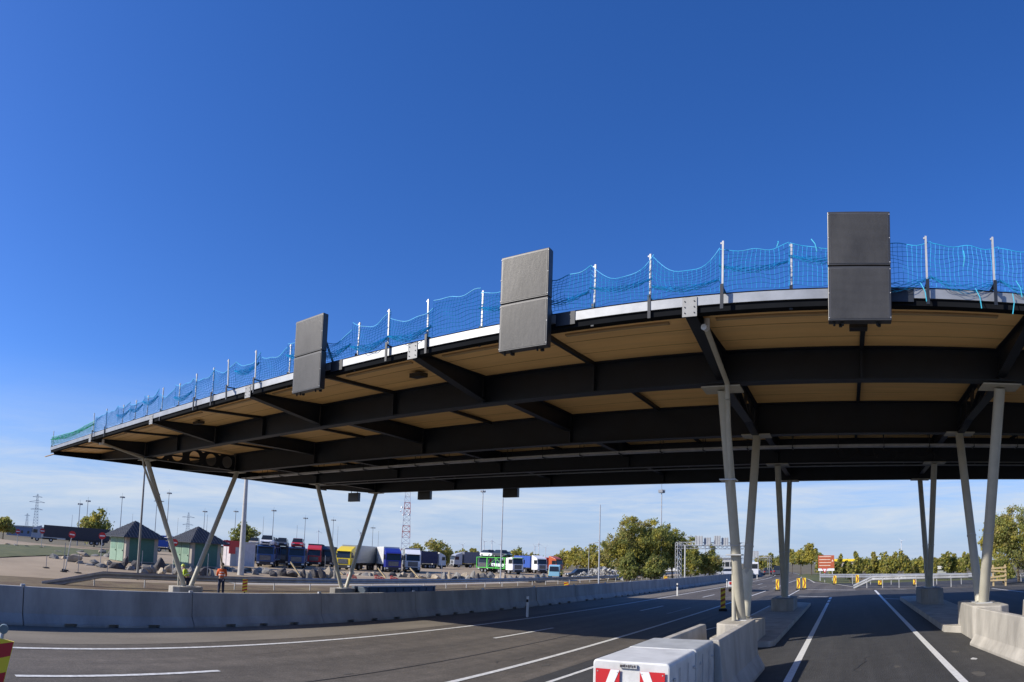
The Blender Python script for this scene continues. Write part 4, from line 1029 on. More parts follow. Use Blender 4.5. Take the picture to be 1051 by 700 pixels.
# ------------------------------------------------------------------ sign gantry down the road
def gantry(pxl, pxr, ytop, ybase, r, label, panels, w_=.5):
    a = far(pxl, ybase, r); c = far(pxr, ybase, r + 1); za = far(pxl, ytop, r).z; g = -.35
    t = thing('sign_gantry', label, 'gantry', (a.x, a.y, g), 0); dx = c.x - a.x; dy = c.y - a.y; H = za - g
    def lattice(p0, p1, s, name):
        b = MB(); p0 = Vector(p0); p1 = Vector(p1); d = (p1 - p0).normalized(); u = d.orthogonal().normalized(); v = d.cross(u); L = (p1 - p0).length; n = max(3, int(L / s))
        cn = [u * s / 2 + v * s / 2, -u * s / 2 + v * s / 2, -u * s / 2 - v * s / 2, u * s / 2 - v * s / 2]
        for q in cn: b.tube(p0 + q, p1 + q, .035, n=5)
        for k in range(n):
            for j in range(4):
                b.tube(p0 + d * L * k / n + cn[j], p0 + d * L * (k + 1) / n + cn[(j + 1) % 4], .018, n=4)
        return b.build(name, galv_post, t)
    lattice((0, 0, 0), (0, 0, H), w_, 'leg'); lattice((dx, dy, 0), (dx, dy, H), w_, 'leg')
    lattice((-.3, 0, H - .3), (dx + .3, dy, H - .3), w_, 'truss')
    b = MB(); b.box((.7, -.06, 0), (.82, .06, H - .3)); b.build('ladder_post', galv_post, t)
    for u, ww, hh in panels:
        b = MB(); x = dx * u; y = dy * u; b.box((x - ww / 2, y - .32, H - .2), (x + ww / 2, y - .28, H - .2 + hh)); o = b.build('sign_back', M('sign_back_grey', (.33, .35, .37), .5), t)
        b = MB()
        for s_ in (-1, 0, 1): b.box((x + s_ * ww * .35 - .02, y - .36, H - .3), (x + s_ * ww * .35 + .02, y - .325, H + hh - .1))
        b.build('sign_rib', galv_post, o)
    return t
gantry(696, 768, 557, 597, 72, 'lattice sign gantry over the road with grey sign backs', [(.30, .9, .95), (.42, .8, .8), (.56, .75, 1.0), (.67, .8, .8), (.80, .8, .7)])
gantry(738, 790, 571, 592, 130, 'second, smaller gantry farther along the road', [(.3, 1.6, 1.3), (.7, 1.8, 1.3)], .6)

# ------------------------------------------------------------------ masts, pylons, turbines
def mast(px, ytop, r, rad, head, label, m=mast_m, ybase=590, grp='lighting masts around the truck park', name='light_mast'):
    a = far(px, ybase, r); top = far(px, ytop, r).z; g = zr(a.x, a.y); H = top - g
    t = thing(name, label, 'mast', (a.x, a.y, g), 0, grp)
    b = MB(); b.tube((0, 0, 0), (0, 0, H), rad, rad * .55, 10); b.build('pole', m, t, smooth=True)
    if head == 'ring':
        b = MB(); b.tube((0, 0, H - .35), (0, 0, H - .2), .38 * r / 130, n=10); b.build('carrier_ring', mast_dark, t)
        for k in range(5):
            a_ = k * 2 * pi / 5; s_ = .42 * r / 130; b = MB(); b.box((cos(a_) * s_ - .16, sin(a_) * s_ - .16, H - .5), (cos(a_) * s_ + .16, sin(a_) * s_ + .16, H - .1)); b.build('lamp', mast_dark, t)
        b = MB(); b.tube((0, 0, H - .2), (0, 0, H + .9), .03, n=5); b.build('lightning_rod', mast_dark, t)
    elif head == 'arm':
        b = MB(); b.tube((0, 0, H), (1.2, 0, H + .15), .05, n=6); b.build('arm', m, t)
        b = MB(); b.box((1.0, -.12, H + .1), (1.8, .12, H + .22)); b.build('lamp', mast_dark, t)
    return t
mast(493, 503, 150, .17, 'ring', 'tall floodlight mast with lamp crown rising behind the grey truck', ybase=585)
mast(513.5, 498, 72, .09, '', 'tall slim pale pole left of the green transporter', ybase=597)
mast(614.5, 518, 75, .10, '', 'slim pale pole left of the large trees', ybase=597)
mast(678, 502, 85, .11, 'ring', 'floodlight mast with lamp crown in front of the large trees', ybase=597)
mast(247.5, 489, 58, .30, '', 'thick pale tapered mast right of the green huts', M('pale_mast_paint', (.5, .48, .44), .5), ybase=580)
mast(144, 466, 44, .10, '', 'slim dark pole beside the leftmost columns', M('brown_grey_pole', (.30, .29, .26), .6), ybase=548)
mast(698, 552, 88, .07, 'arm', 'street lamp with short arm behind the gantry, its left part', ybase=590, grp='street lamps behind the gantry', name='street_lamp')
mast(724, 558, 100, .07, 'arm', 'street lamp with short arm behind the gantry, its right part', ybase=590, grp='street lamps behind the gantry', name='street_lamp')
mast(604, 558, 95, .06, 'arm', 'street lamp left of the slim pale pole by the large trees', ybase=590, grp='street lamps behind the gantry', name='street_lamp')
mast(778, 573, 120, .06, 'arm', 'small street lamp at the far bend of the road', ybase=588, grp='street lamps behind the gantry', name='street_lamp')
lst = [(79, 516, 170, 'ring'), (87, 513, 190, 'ring'), (122, 509, 180, 'ring'), (72, 528, 260, ''), (107, 521, 300, ''), (158, 506, 200, 'ring'), (170, 505, 190, 'ring'), (208, 524, 210, 'ring'), (211, 528, 240, ''), (240, 524, 220, 'ring'), (269, 530, 260, ''), (279, 523, 200, 'ring'), (304, 539, 280, ''), (312, 531, 230, 'ring'), (341, 533, 240, 'ring'), (346, 540, 300, ''), (382, 541, 260, 'ring'), (388, 545, 300, ''), (134, 527, 330, ''), (181, 531, 340, '')]
for i, (px, yt, r_, hd) in enumerate(lst):
    i2 = sorted(q[0] for q in lst).index(px)
    mast(px, yt, r_, .14 if hd else .10, hd, 'far grey lighting mast on the left horizon, %s from the left' % o_(i2), mast_dark, ybase=560, grp='far lighting masts on the left horizon')
def lattice_tower(px, ytop, ybase, r, w0, w1, label, name, cat, arms=(), m=mast_dark, m2=None, th=.05):
    a = far(px, ybase, r); H = far(px, ytop, r).z - a.z; t = thing(name, label, cat, (a.x, a.y, min(0, a.z)), math.atan2(-a.x, a.y)); H += a.z - min(0, a.z)
    n = 14; w_ = lambda k: w0 + (w1 - w0) * k / n; b = MB()
    for k in range(n):
        z0, z1 = H * k / n, H * (k + 1) / n; a0, a1 = w_(k) / 2, w_(k + 1) / 2
        if m2: b.use(m if (k // 2) % 2 == 0 else m2)
        else: b.use(m)
        c0 = [(-a0, -a0), (a0, -a0), (a0, a0), (-a0, a0)]; c1 = [(-a1, -a1), (a1, -a1), (a1, a1), (-a1, a1)]
        for j in range(4):
            b.tube((*c0[j], z0), (*c1[j], z1), th, n=4); b.tube((*c0[j], z0), (*c1[(j + 1) % 4], z1), th * .6, n=4); b.tube((*c1[j], z1), (*c1[(j + 1) % 4], z1), th * .6, n=4)
    b.build('lattice', None, t)
    for z, wa in arms:
        b = MB(); b.tube((-wa, 0, H * z), (0, 0, H * z + wa * .25), th, n=4); b.tube((wa, 0, H * z), (0, 0, H * z + wa * .25), th, n=4); b.tube((-wa, 0, H * z), (wa, 0, H * z), th, n=4); b.build('cross_arm', m, t)
    return t
far_st = M('far_pylon_steel', (.33, .36, .40), .7)
lattice_tower(36, 507, 543, 520, 5, .9, 'high-voltage pylon with cross arms at the far left', 'power_pylon', 'pylon', ((.62, 5), (.8, 6.5), (.93, 4)), far_st, th=.16)
lattice_tower(27, 527, 543, 700, 5, .9, 'smaller slim pylon left of the tall one', 'power_pylon', 'pylon', ((.9, 3),), far_st, th=.16)
lattice_tower(192, 526, 552, 700, 6, 1, 'distant pylon with cross arms above the right green hut', 'power_pylon', 'pylon', ((.62, 6), (.85, 7)), far_st, th=.18)
lattice_tower(416, 492, 566, 230, 3.4, 1.5, 'tall red and white lattice radio mast behind the truck park', 'radio_mast', 'radio mast', (), M('mast_red', (.55, .03, .03), .6), M('mast_white', (.75, .75, .75), .6), th=.125)
a = far(416, 525, 230)
for k in range(7):
    b = MB(); an = k * .9; b.tube((a.x + cos(an) * 1.5, a.y + sin(an) * 1.5, a.z - 1.2 + (k % 3) * 1.3), (a.x + cos(an) * 1.9, a.y + sin(an) * 1.9, a.z - 1.2 + (k % 3) * 1.3), .35, n=10)
    tag(b.build('dish_antenna', white_m), 'small white dish antenna on the red and white radio mast', 'antenna', 'dish antennas on the radio mast')
tl = [(440, 555, 900), (455, 557, 1000), (497, 556, 1000), (505, 555, 950), (514, 559, 1200), (549, 561, 1100), (553, 558, 1000), (560, 562, 1250), (925, 555, 1100), (429, 560, 1200), (475, 559, 1100), (370, 547, 900), (327, 545, 1000)]
tur = None
for i, (px, yh, r_) in enumerate(tl):
    a = far(px, yh, r_); rz = math.atan2(-a.x, a.y)
    k = sorted(q[0] for q in tl).index(px)
    t = thing('wind_turbine', 'tiny white wind turbine on the hazy horizon, %s from the left' % o_(k), 'wind turbine', (a.x, a.y, 0), rz, 'distant wind turbines')
    b = MB(); b.tube((0, 0, 0), (0, 0, a.z), .9, .45, 8); b.build('tower', M('turbine_white', (.62, .64, .68), .6), t)
    b = MB()
    for j in range(3):
        an = j * 2 * pi / 3 + i * .7; d = Vector((sin(an), 0, cos(an))); b.tube((0, -1, a.z), Vector((0, -1, a.z)) + d * 7, .35, .1, 5)
    b.build('blade', MATS['turbine_white'], t, each=7)
    b = MB(); b.box((-.7, -1.5, a.z - .7), (.7, 2, a.z + .7)); b.build('nacelle', MATS['turbine_white'], t)

# ------------------------------------------------------------------ boulders, timbers, stakes
rocks = [M('boulder_grey', (.22, .21, .19), .95, 0, .35, 1.5, .8, bscale=8), M('boulder_tan', (.36, .30, .22), .95, 0, .3, 1.5, .8, bscale=8), M('boulder_dark', (.07, .065, .065), .95, 0, .35, 1.5, .8, bscale=8)]
def rock_mesh(seed):
    bm = bmesh.new(); bmesh.ops.create_icosphere(bm, subdivisions=2, radius=1); rr = random.Random(seed)
    pl = [(Vector((rr.uniform(-1, 1), rr.uniform(-1, 1), rr.uniform(-.5, 1))).normalized(), rr.uniform(.35, .7)) for _ in range(12)]
    for v in bm.verts:
        for n_, d in pl:
            k = v.co.dot(n_) - d
            if k > 0: v.co -= n_ * k
        v.co *= 1 + .28 * noise.noise(v.co * 1.8 + Vector((seed, 0, 0)))
        v.co.z = v.co.z * .75 + .45
    me = bpy.data.meshes.new('boulder'); bm.to_mesh(me); bm.free(); return me
rm = []
for k in range(6):
    for j in range(3):
        me = rock_mesh(k * 5 + j); me.materials.append(rocks[j]); rm.append(me)
rk = []
def rock(px, py, wpx, hpx, r, mi):
    rk.append((px, py, wpx, hpx, r, mi))
for q in ((55, 577, 11, 12, 58, 0), (66, 577, 8, 9, 59, 1), (75, 579, 15, 15, 56, 1), (87, 573, 13, 7, 66, 1), (98, 581, 12, 8, 55, 0), (97, 573, 8, 6, 70, 0), (119, 582, 13, 9, 53, 2), (126, 579, 10, 12, 55, 2), (141, 581, 12, 13, 54, 2), (151, 583, 14, 5, 52, 1), (163, 580, 12, 14, 55, 2), (168, 584, 12, 5, 51, 1), (189, 583, 10, 6, 53, 1)): rock(*q)
for q in ((8, 562, 6, 3, 95, 1), (16, 565, 7, 3, 90, 0), (27, 565, 5, 3, 90, 1), (44, 564, 5, 3, 95, 1), (105, 566, 6, 4, 85, 1), (113, 567, 5, 4, 85, 0)): rock(*q)
for q in ((82, 581, 9, 8, 55, 1), (92, 583, 10, 6, 54, 0), (106, 584, 11, 7, 53, 0), (112, 580, 8, 8, 56, 1), (134, 584, 9, 6, 53, 0), (147, 586, 10, 6, 51, 0), (157, 585, 9, 7, 52, 0), (174, 582, 9, 8, 54, 1), (181, 585, 11, 6, 52, 0), (197, 585, 10, 6, 53, 0), (206, 587, 12, 6, 52, 2), (216, 588, 10, 6, 53, 0), (60, 570, 8, 5, 75, 1), (82, 568, 8, 5, 80, 0), (109, 572, 9, 5, 70, 0)): rock(*q)
rr = random.Random(11); x = 224
while x < 345:
    wpx = rr.uniform(4, 13); rock(x, 590 + rr.uniform(-1.5, 1.5) - (345 - x) * .012, wpx, rr.uniform(3, 7.5), 62 + rr.uniform(-2, 3), rr.choice([0, 2, 2, 0, 1])); x += wpx * rr.uniform(.5, .9)
while x < 560:
    wpx = rr.uniform(4, 10); rock(x, 593.5 + rr.uniform(-1.2, 1), wpx, rr.uniform(3, 7) * (1 if x < 505 else .6), 80 + rr.uniform(-2, 3), rr.choice([0, 1, 1, 2, 0])); x += wpx * rr.uniform(.5, 1.0)
order = sorted(range(len(rk)), key=lambda i: rk[i][0])
for rank, i in enumerate(order):
    px, py, wpx, hpx, r_, mi = rk[i]
    a = far(px, py, r_); g = zr(a.x, a.y); mp_ = r_ / F
    o = bpy.data.objects.new('boulder', rm[(i % 6) * 3 + mi]); COL.objects.link(o)
    o.location = (a.x, a.y, g - .05); o.rotation_euler = (rr.uniform(-.35, .35), rr.uniform(-.35, .35), rr.uniform(0, 6.28))
    hz = max(.3, far(px, py - hpx, r_).z - g)
    o.scale = (wpx * mp_ * .78, wpx * mp_ * .66, hz * (1.25 if px > 200 else .82))
    zone = 'in front of the green huts' if px < 200 else ('below the car transporters' if px < 340 else ('below the parked trucks' if px < 440 else 'along the open part of the truck park'))
    zl = [j for j in order if (rk[j][0] < 200) == (px < 200) and (200 <= rk[j][0] < 340) == (200 <= px < 340) and (340 <= rk[j][0] < 440) == (340 <= px < 440)]
    tag(o, '%s boulder %s, %s from the left there' % (('grey', 'tan', 'dark')[mi], zone, o_(zl.index(i))), 'boulder', 'boulders lining the truck park')
# rubble heap (countless broken stones)
b = MB(); rr = random.Random(5)
for k in range(900):
    px = rr.uniform(586, 652); q = rr.uniform(0, 1); a = far(px, 590 - 5 * q, 112 - 10 * q + rr.uniform(-2, 2)); s_ = rr.uniform(.18, .5); g = zr(a.x, a.y)
    h = g + rr.uniform(0, 1.9) * (1 - abs((px - 619) / 40)) 
    v = [Vector((rr.uniform(-s_, s_), rr.uniform(-s_, s_), rr.uniform(-s_ * .7, s_ * .7))) + Vector((a.x, a.y, h)) for _ in range(5)]
    for f in ((0, 1, 2), (0, 2, 3), (0, 3, 4), (1, 2, 4), (2, 3, 4), (0, 1, 4)): b.face([v[i] for i in f])
tag(b.build('rubble_heap', M('pale_rubble', (.40, .39, .36), .95, 0, .3, 1)), 'pale heap of broken concrete left of the large trees', 'rubble', kind='stuff')
# slanting timbers leaning on the boulders
for i, (x0, y0, x1, y1, r_) in enumerate(((298.5, 577, 308, 591, 61), (343, 581, 352, 590, 69), (388, 583, 396, 593, 70), (421, 583, 430, 593, 70))):
    a = far(x0, y0, r_); c = far(x1, y1, r_ - .6); b = MB(); b.bar(a, c, .16, .16)
    tag(b.build('timber_beam', wood), 'pale timber beam slanting down to the right, %s of the four by the boulders' % o_(i), 'timber', 'slanting timbers at the truck park edge')
a = far(226, 568, 34.4); c = far(229, 583, 34.2); b = MB(); b.bar(a, c, .09, .05)
tag(b.build('timber_plank', wood), 'short pale plank carried upright by the orange-clad worker', 'plank')
for i, (x0, x1) in enumerate(((357, 366), (385, 395), (401, 409))):
    a = far(x0, 592, 68); b = MB(); g = zr(a.x, a.y); c = far(x1, 594, 68)
    for k in range(7):
        t_ = k / 6; p = a + (c - a) * t_; b.tube((p.x, p.y, g), (p.x, p.y, g + .5 - .3 * t_ + .1 * sin(k * 2)), .04, n=4)
    b.tube((a.x, a.y, g + .5), (c.x, c.y, g + .2), .06, n=4); b.tube((a.x, a.y, g + .25), (c.x, c.y, g + .1), .06, n=4)
    tag(b.build('warning_netting', redp), 'crumpled red warning netting at the foot of the boulders, %s from the left' % o_(i), 'netting', 'red netting scraps')
for i, (px, y0, y1, r_) in enumerate(((65, 557, 588, 46), (47, 570, 586, 48), (80, 568, 588, 46), (145, 565, 588, 47), (213, 568, 585, 50), (110, 575, 587, 48), (333, 570, 592, 66), (453, 577, 592, 72), (260, 570, 592, 62))):
    a = far(px, y1, r_); g = zr(a.x, a.y); zt = far(px, y0, r_).z
    t = thing('stake', 'thin grey stake standing at the plaza edge, %s from the left' % o_(sorted((65, 47, 80, 145, 213, 110, 333, 453, 260)).index(px)), 'stake', (a.x, a.y, g), 0, 'thin stakes around the plaza')
    b = MB(); b.tube((0, 0, 0), (0, 0, max(.8, zt - g)), .025, n=6); b.build('rod', mast_dark, t)
    b = MB(); b.box((-.2, -.2, 0), (.2, .2, .08)); b.build('foot', dark_gap, t)
# dark parked container behind guardrail right of the left far columns
p = far(395, 601, 42); t = thing('steel_skip', 'dark blue steel skip behind the barrier, right of the left far columns', 'skip', (p.x, p.y, LOW), 0)
b = MB(); b.box((-.7, -2.4, .15), (.7, 4.6, .66)); b.build('body', P('skip_blue', (.06, .085, .12), .6), t, bevel=.03)
b = MB()
for k in range(9): b.box((.703, -2.2 + k * .82, .2), (.74, -2.12 + k * .82, .62))
b.build('rib', MATS['skip_blue_paint'], t)
b = MB(); b.box((.60, -2.4, .665), (.76, 4.6, .72)); b.build('rim', mast_dark, t)

# ------------------------------------------------------------------ people
def skin_obj(name, verts, edges, radii, m, parent, sub=1):
    me = bpy.data.meshes.new(name); me.from_pydata([tuple(v) for v in verts], edges, []); o = bpy.data.objects.new(name, me); COL.objects.link(o); o.parent = parent
    md = o.modifiers.new('skin', 'SKIN'); md.use_smooth_shade = True
    me.skin_vertices[0].data[0].use_root = True
    for i, r_ in enumerate(radii): me.skin_vertices[0].data[i].radius = (r_, r_)
    if sub: s_ = o.modifiers.new('sub', 'SUBSURF'); s_.levels = sub; s_.render_levels = sub
    me.materials.append(m); return o
skin_m = M('skin', (.45, .27, .19), .6)
def person(loc, rz, label, jacket, trousers, helmet, bendf=0.0, arm=0.6):
    t = thing('person', label, 'person', loc, rz, None)
    hz = .92; cb, sb_ = cos(bendf), sin(bendf)
    def T(x, y, z): z -= hz; return Vector((x, y * cb - z * sb_ * -1, hz + z * cb - y * sb_)) if bendf else Vector((x, y, z + hz))
    V = [T(0, 0, .94), T(0, 0, 1.15), T(0, .0, 1.38), T(0, .0, 1.50), T(0, .02, 1.60), T(0, .02, 1.72)]
    E_ = [(0, 1), (1, 2), (2, 3), (3, 4), (4, 5)]; Rr = [.13, .12, .12, .055, .085, .08]
    def add(v, r_, par): V.append(v); Rr.append(r_); E_.append((par, len(V) - 1)); return len(V) - 1
    hands = []
    for s_ in (-1, 1):
        sh_ = add(T(s_ * .18, 0, 1.42), .06, 2); el = add(T(s_ * .24, .08 * arm, 1.15), .045, sh_); wr = add(T(s_ * .22, .34 * arm, 1.05 + .05 * arm), .03, el); hd = add(T(s_ * .21, .42 * arm, 1.03 + .08 * arm), .028, wr); hands.append((s_, hd))
        for k in range(5):
            f1 = add(T(s_ * .21 + (k - 2) * .016, .42 * arm + .05 + (.0 if k else -.03), 1.02 + .08 * arm), .009, hd); add(T(s_ * .21 + (k - 2) * .018, .42 * arm + .085 - (.035 if k == 0 else 0), 1.0 + .08 * arm), .008, f1)
        hp_ = add(Vector((s_ * .09, 0, .90)), .085, 0); kn = add(Vector((s_ * .11, .03 * s_, .50)), .06, hp_); an = add(Vector((s_ * .12, .02 * s_ - .02, .10)), .042, kn); add(Vector((s_ * .13, .02 * s_ + .14, .045)), .04, an)
    skin_obj('body', V, E_, Rr, skin_m, t)
    J = [T(0, 0, .96), T(0, 0, 1.15), T(0, 0, 1.38), T(0, 0, 1.47)]; JE = [(0, 1), (1, 2), (2, 3)]; JR = [.165, .155, .155, .08]
    for s_ in (-1, 1):
        n0 = len(J); J += [T(s_ * .19, 0, 1.41), T(s_ * .25, .08 * arm, 1.15), T(s_ * .225, .31 * arm, 1.055 + .045 * arm)]; JR += [.085, .065, .05]; JE += [(2, n0), (n0, n0 + 1), (n0 + 1, n0 + 2)]
    skin_obj('jacket', J, JE, JR, jacket, t)
    b = MB(); p0 = T(0, 0, 1.12); p1 = T(0, 0, 1.17); b.tube(p0, p1, .172, .172, 14); p0 = T(0, 0, 1.27); p1 = T(0, 0, 1.31); b.tube(p0, p1, .168, .168, 14); b.build('reflective_band', white_m, t, each=16)
    K = [Vector((0, 0, .93))]; KE = []; KR = [.14]
    for s_ in (-1, 1):
        n0 = len(K); K += [Vector((s_ * .09, 0, .86)), Vector((s_ * .11, .03 * s_, .50)), Vector((s_ * .12, .02 * s_ - .02, .12))]; KR += [.105, .08, .062]; KE += [(0, n0), (n0, n0 + 1), (n0 + 1, n0 + 2)]
    skin_obj('trousers', K, KE, KR, trousers, t)
    for s_ in (-1, 1):
        skin_obj('boot', [Vector((s_ * .12, .02 * s_ - .03, .1)), Vector((s_ * .125, .02 * s_ - .01, .05)), Vector((s_ * .13, .02 * s_ + .16, .045))], [(0, 1), (1, 2)], [.055, .055, .045], dark_gap, t)
    bm = bmesh.new(); bmesh.ops.create_uvsphere(bm, u_segments=14, v_segments=8, radius=.125)
    for v in list(bm.verts):
        if v.co.z < -.02: v.co.z = -.02; v.co.x *= 1.15; v.co.y *= 1.2
    me = bpy.data.meshes.new('helmet'); bm.to_mesh(me); bm.free(); me.materials.append(helmet); o = bpy.data.objects.new('helmet', me); COL.objects.link(o); o.parent = t; o.location = T(0, .02, 1.70)
    return t
hv_o = M('hi_vis_orange', (.75, .13, .03), .7); hv_y = M('hi_vis_yellow', (.60, .80, .05), .7); navy = M('navy_cloth', (.03, .04, .08), .9)
a = far(227, 600, 35); person((a.x, a.y, LOW), math.atan2(-a.x, a.y), 'worker in orange vest and dark trousers standing behind the barrier with a plank', hv_o, navy, M('brown_helmet', (.10, .06, .05), .5), 0, .8)
a = far(192.5, 600, 38.5); person((a.x, a.y, LOW - .25), math.atan2(-a.x, a.y) + 1.2, 'worker in yellow jacket stooping between the leftmost column pair', hv_y, navy, M('yellow_helmet', (.6, .7, .1), .5), .45, 1.0)
a = far(225, 563, 80); person((a.x, a.y, zr(a.x, a.y)), math.atan2(-a.x, a.y), 'distant worker in red jacket by the white kiosk', redp, navy, redp, 0, .4)
a = far(108, 556, 0.1)

# ------------------------------------------------------------------ trees
def leafmat(name, c1, c2):
    m = mat(name, c1, .65, 0, 0, .7, col2=c2, spec=.25, detail=3)
    t = m.node_tree; b = t.nodes['Principled BSDF']; out = t.nodes['Material Output']; tr = t.nodes.new('ShaderNodeBsdfTranslucent'); mx = t.nodes.new('ShaderNodeMixShader'); mx.inputs[0].default_value = .5
    src = b.inputs['Base Color'].links[0].from_socket; t.links.new(src, tr.inputs['Color']); t.links.new(b.outputs[0], mx.inputs[1]); t.links.new(tr.outputs[0], mx.inputs[2]); t.links.new(mx.outputs[0], out.inputs['Surface'])
    return m
lf_g = leafmat('leaf_green', (.24, .26, .06), (.36, .37, .11)); lf_y = leafmat('leaf_autumn', (.42, .38, .07), (.56, .47, .10)); lf_d = leafmat('leaf_dark', (.18, .21, .06), (.28, .30, .10)); lf_o = leafmat('leaf_olive', (.33, .30, .10), (.45, .38, .14))
def crown_mesh(seed, blobs, n, leaf, mats, wts):
    rr = random.Random(seed); v = []; f = []; mi = []
    tot = sum(q[3] * q[4] for q in blobs)
    clumps = []
    for bx, by, bz, rx, rz in blobs:
        for _ in range(max(3, int(26 * rx * rz / tot * len(blobs)))):
            th = rr.uniform(0, 2 * pi); cz = rr.uniform(-.75, 1); s_ = math.sqrt(1 - min(1, cz * cz)); q = rr.uniform(.55, 1.05)
            clumps.append((bx + rx * s_ * cos(th) * q, by + rx * s_ * sin(th) * q, bz + rz * cz * q, rr.uniform(.22, .42) * rx, rr.choices(range(len(mats)), wts)[0]))
    for k in range(n):
        c = rr.choice(clumps); 
        d = Vector((rr.gauss(0, .55), rr.gauss(0, .55), rr.gauss(0, .45))) * c[3]
        p = Vector(c[:3]) + d; s_ = leaf * rr.uniform(.6, 1.4)
        a = Vector((rr.uniform(-1, 1), rr.uniform(-1, 1), rr.uniform(-.6, .6))).normalized(); u = a.orthogonal().normalized()
        u = (u + a * rr.uniform(-.5, .5)).normalized(); w2 = a.cross(u).normalized(); i = len(v)
        v += [tuple(p - u * s_), tuple(p + w2 * s_ * .6), tuple(p + u * s_), tuple(p - w2 * s_ * .55)]
        f.append((i, i + 1, i + 2, i + 3)); mi.append(c[4] if rr.random() < .8 else rr.choices(range(len(mats)), wts)[0])
    me = bpy.data.meshes.new('crown'); me.from_pydata(v, [], f)
    for m in mats: me.materials.append(m)
    me.polygons.foreach_set('material_index', mi); me.update(); return me
def trunk_mesh(h, r, blobs, seed):
    rr = random.Random(seed); b = MB(); top = Vector((rr.uniform(-.05, .05) * h, 0, h)); b.tube((0, 0, -.2), top * .55, r, r * .75, 8); b.tube(top * .55, top, r * .75, r * .4, 8)
    for bx, by, bz, rx, rz in blobs:
        s_ = top * rr.uniform(.45, .95); e_ = Vector((bx, by, bz)); md = (s_ + e_) / 2 + Vector((0, 0, .1 * rz)); b.tube(s_, md, r * .35, r * .22, 6); b.tube(md, e_ + Vector((0, 0, rz * .4)), r * .22, r * .06, 5)
        for _ in range(4):
            th = rr.uniform(0, 6.28); b.tube(md, e_ + Vector((cos(th) * rx * .7, sin(th) * rx * .7, rz * rr.uniform(-.3, .6))), r * .13, r * .03, 4)
    o = b.build('trunk', bark); me = o.data; bpy.data.objects.remove(o); return me
def unit_blobs(kind, rr):
    if kind == 'round': return [(rr.uniform(-.28, .28), rr.uniform(-.28, .28), rr.uniform(.45, .8), rr.uniform(.2, .3), rr.uniform(.14, .24)) for _ in range(7)] + [(0, 0, .62, .3, .3)]
    if kind == 'bush': return [(rr.uniform(-.3, .3), rr.uniform(-.3, .3), rr.uniform(.22, .72), rr.uniform(.2, .27), rr.uniform(.14, .22)) for _ in range(9)] + [(0, 0, .45, .36, .34), (rr.uniform(-.1, .1), 0, .8, .2, .16)]
    if kind == 'tall': return [(rr.uniform(-.16, .16), rr.uniform(-.16, .16), .2 + .11 * k, .22 - .02 * abs(k - 3), .14) for k in range(7)]
def tree(px, ytop, ybase, r, wpx, kind, mats, wts, label, n=2600, leaf=None, grp=None, seed=None, name='tree', z=None, trunk=True, cat='tree'):
    a = far(px, ybase, r); g = zr(a.x, a.y) if z is None else z; H = far(px, ytop, r).z - g; W = wpx * r / F
    sd = seed if seed is not None else int(px * 7 + ytop); rr = random.Random(sd)
    bl = [(x * W, y * W, z_ * H, rx * W, rz * H) for x, y, z_, rx, rz in unit_blobs(kind, rr)]
    t = thing(name, label, cat, (a.x, a.y, g), 0, grp)
    me = crown_mesh(sd, bl, n, leaf or max(.12, r / F * 1.0), mats, wts); o = bpy.data.objects.new('crown', me); COL.objects.link(o); o.parent = t
    me = trunk_mesh(H * (.55 if kind != 'bush' else .3), max(.08, W * .025), bl, sd); o = bpy.data.objects.new('trunk', me); COL.objects.link(o); o.parent = t
    return t
A = [lf_g, lf_y, lf_d, lf_o]
tree(643, 528, 598, 84, 46, 'bush', A, (5, 3, 2, 3), 'large leafy tree with green and yellowing crown, the leftmost of the big trees', 26000, .12, 'big trees by the road')
tree(668, 529, 598, 86, 44, 'bush', A, (5, 3, 2, 2), 'large leafy tree in the middle of the big clump behind the floodlight mast', 22000, .12, 'big trees by the road')
tree(690, 535, 597, 88, 36, 'bush', A, (5, 2, 3, 1), 'large tree at the right end of the big clump next to the gantry leg', 15000, .12, 'big trees by the road')
tree(709, 549, 596, 98, 26, 'bush', A, (5, 2, 3, 1), 'medium tree just right of the gantry leg', 9000, .13, 'big trees by the road')
tree(728, 557, 596, 100, 26, 'bush', A, (5, 2, 3, 2), 'lower tree under the gantry truss, at its middle', 8000, .13, 'big trees by the road')
tree(645, 565, 599, 81, 24, 'bush', A, (2, 1, 6, 1), 'dark undergrowth bush at the foot of the leftmost big tree', 3500, .15, 'undergrowth at the big trees', name='bush', cat='bush')
tree(672, 568, 599, 81, 26, 'bush', A, (2, 1, 6, 1), 'dark undergrowth bush at the foot of the middle big tree', 3500, .15, 'undergrowth at the big trees', name='bush', cat='bush')
tree(97, 519, 553, 175, 38, 'bush', A, (4, 2, 3, 3), 'round green tree behind the long dark trailer', 5000, .33)
tree(3, 529, 551, 150, 26, 'round', A, (4, 1, 3, 3), 'tree cut by the left frame edge beyond the grass', 3500, .3)
tree(250, 533, 565, 150, 28, 'bush', A, (3, 0, 5, 1), 'dense dark green tree behind the white kiosk', 4500, .26)
g1 = 'autumn trees beyond the truck park'
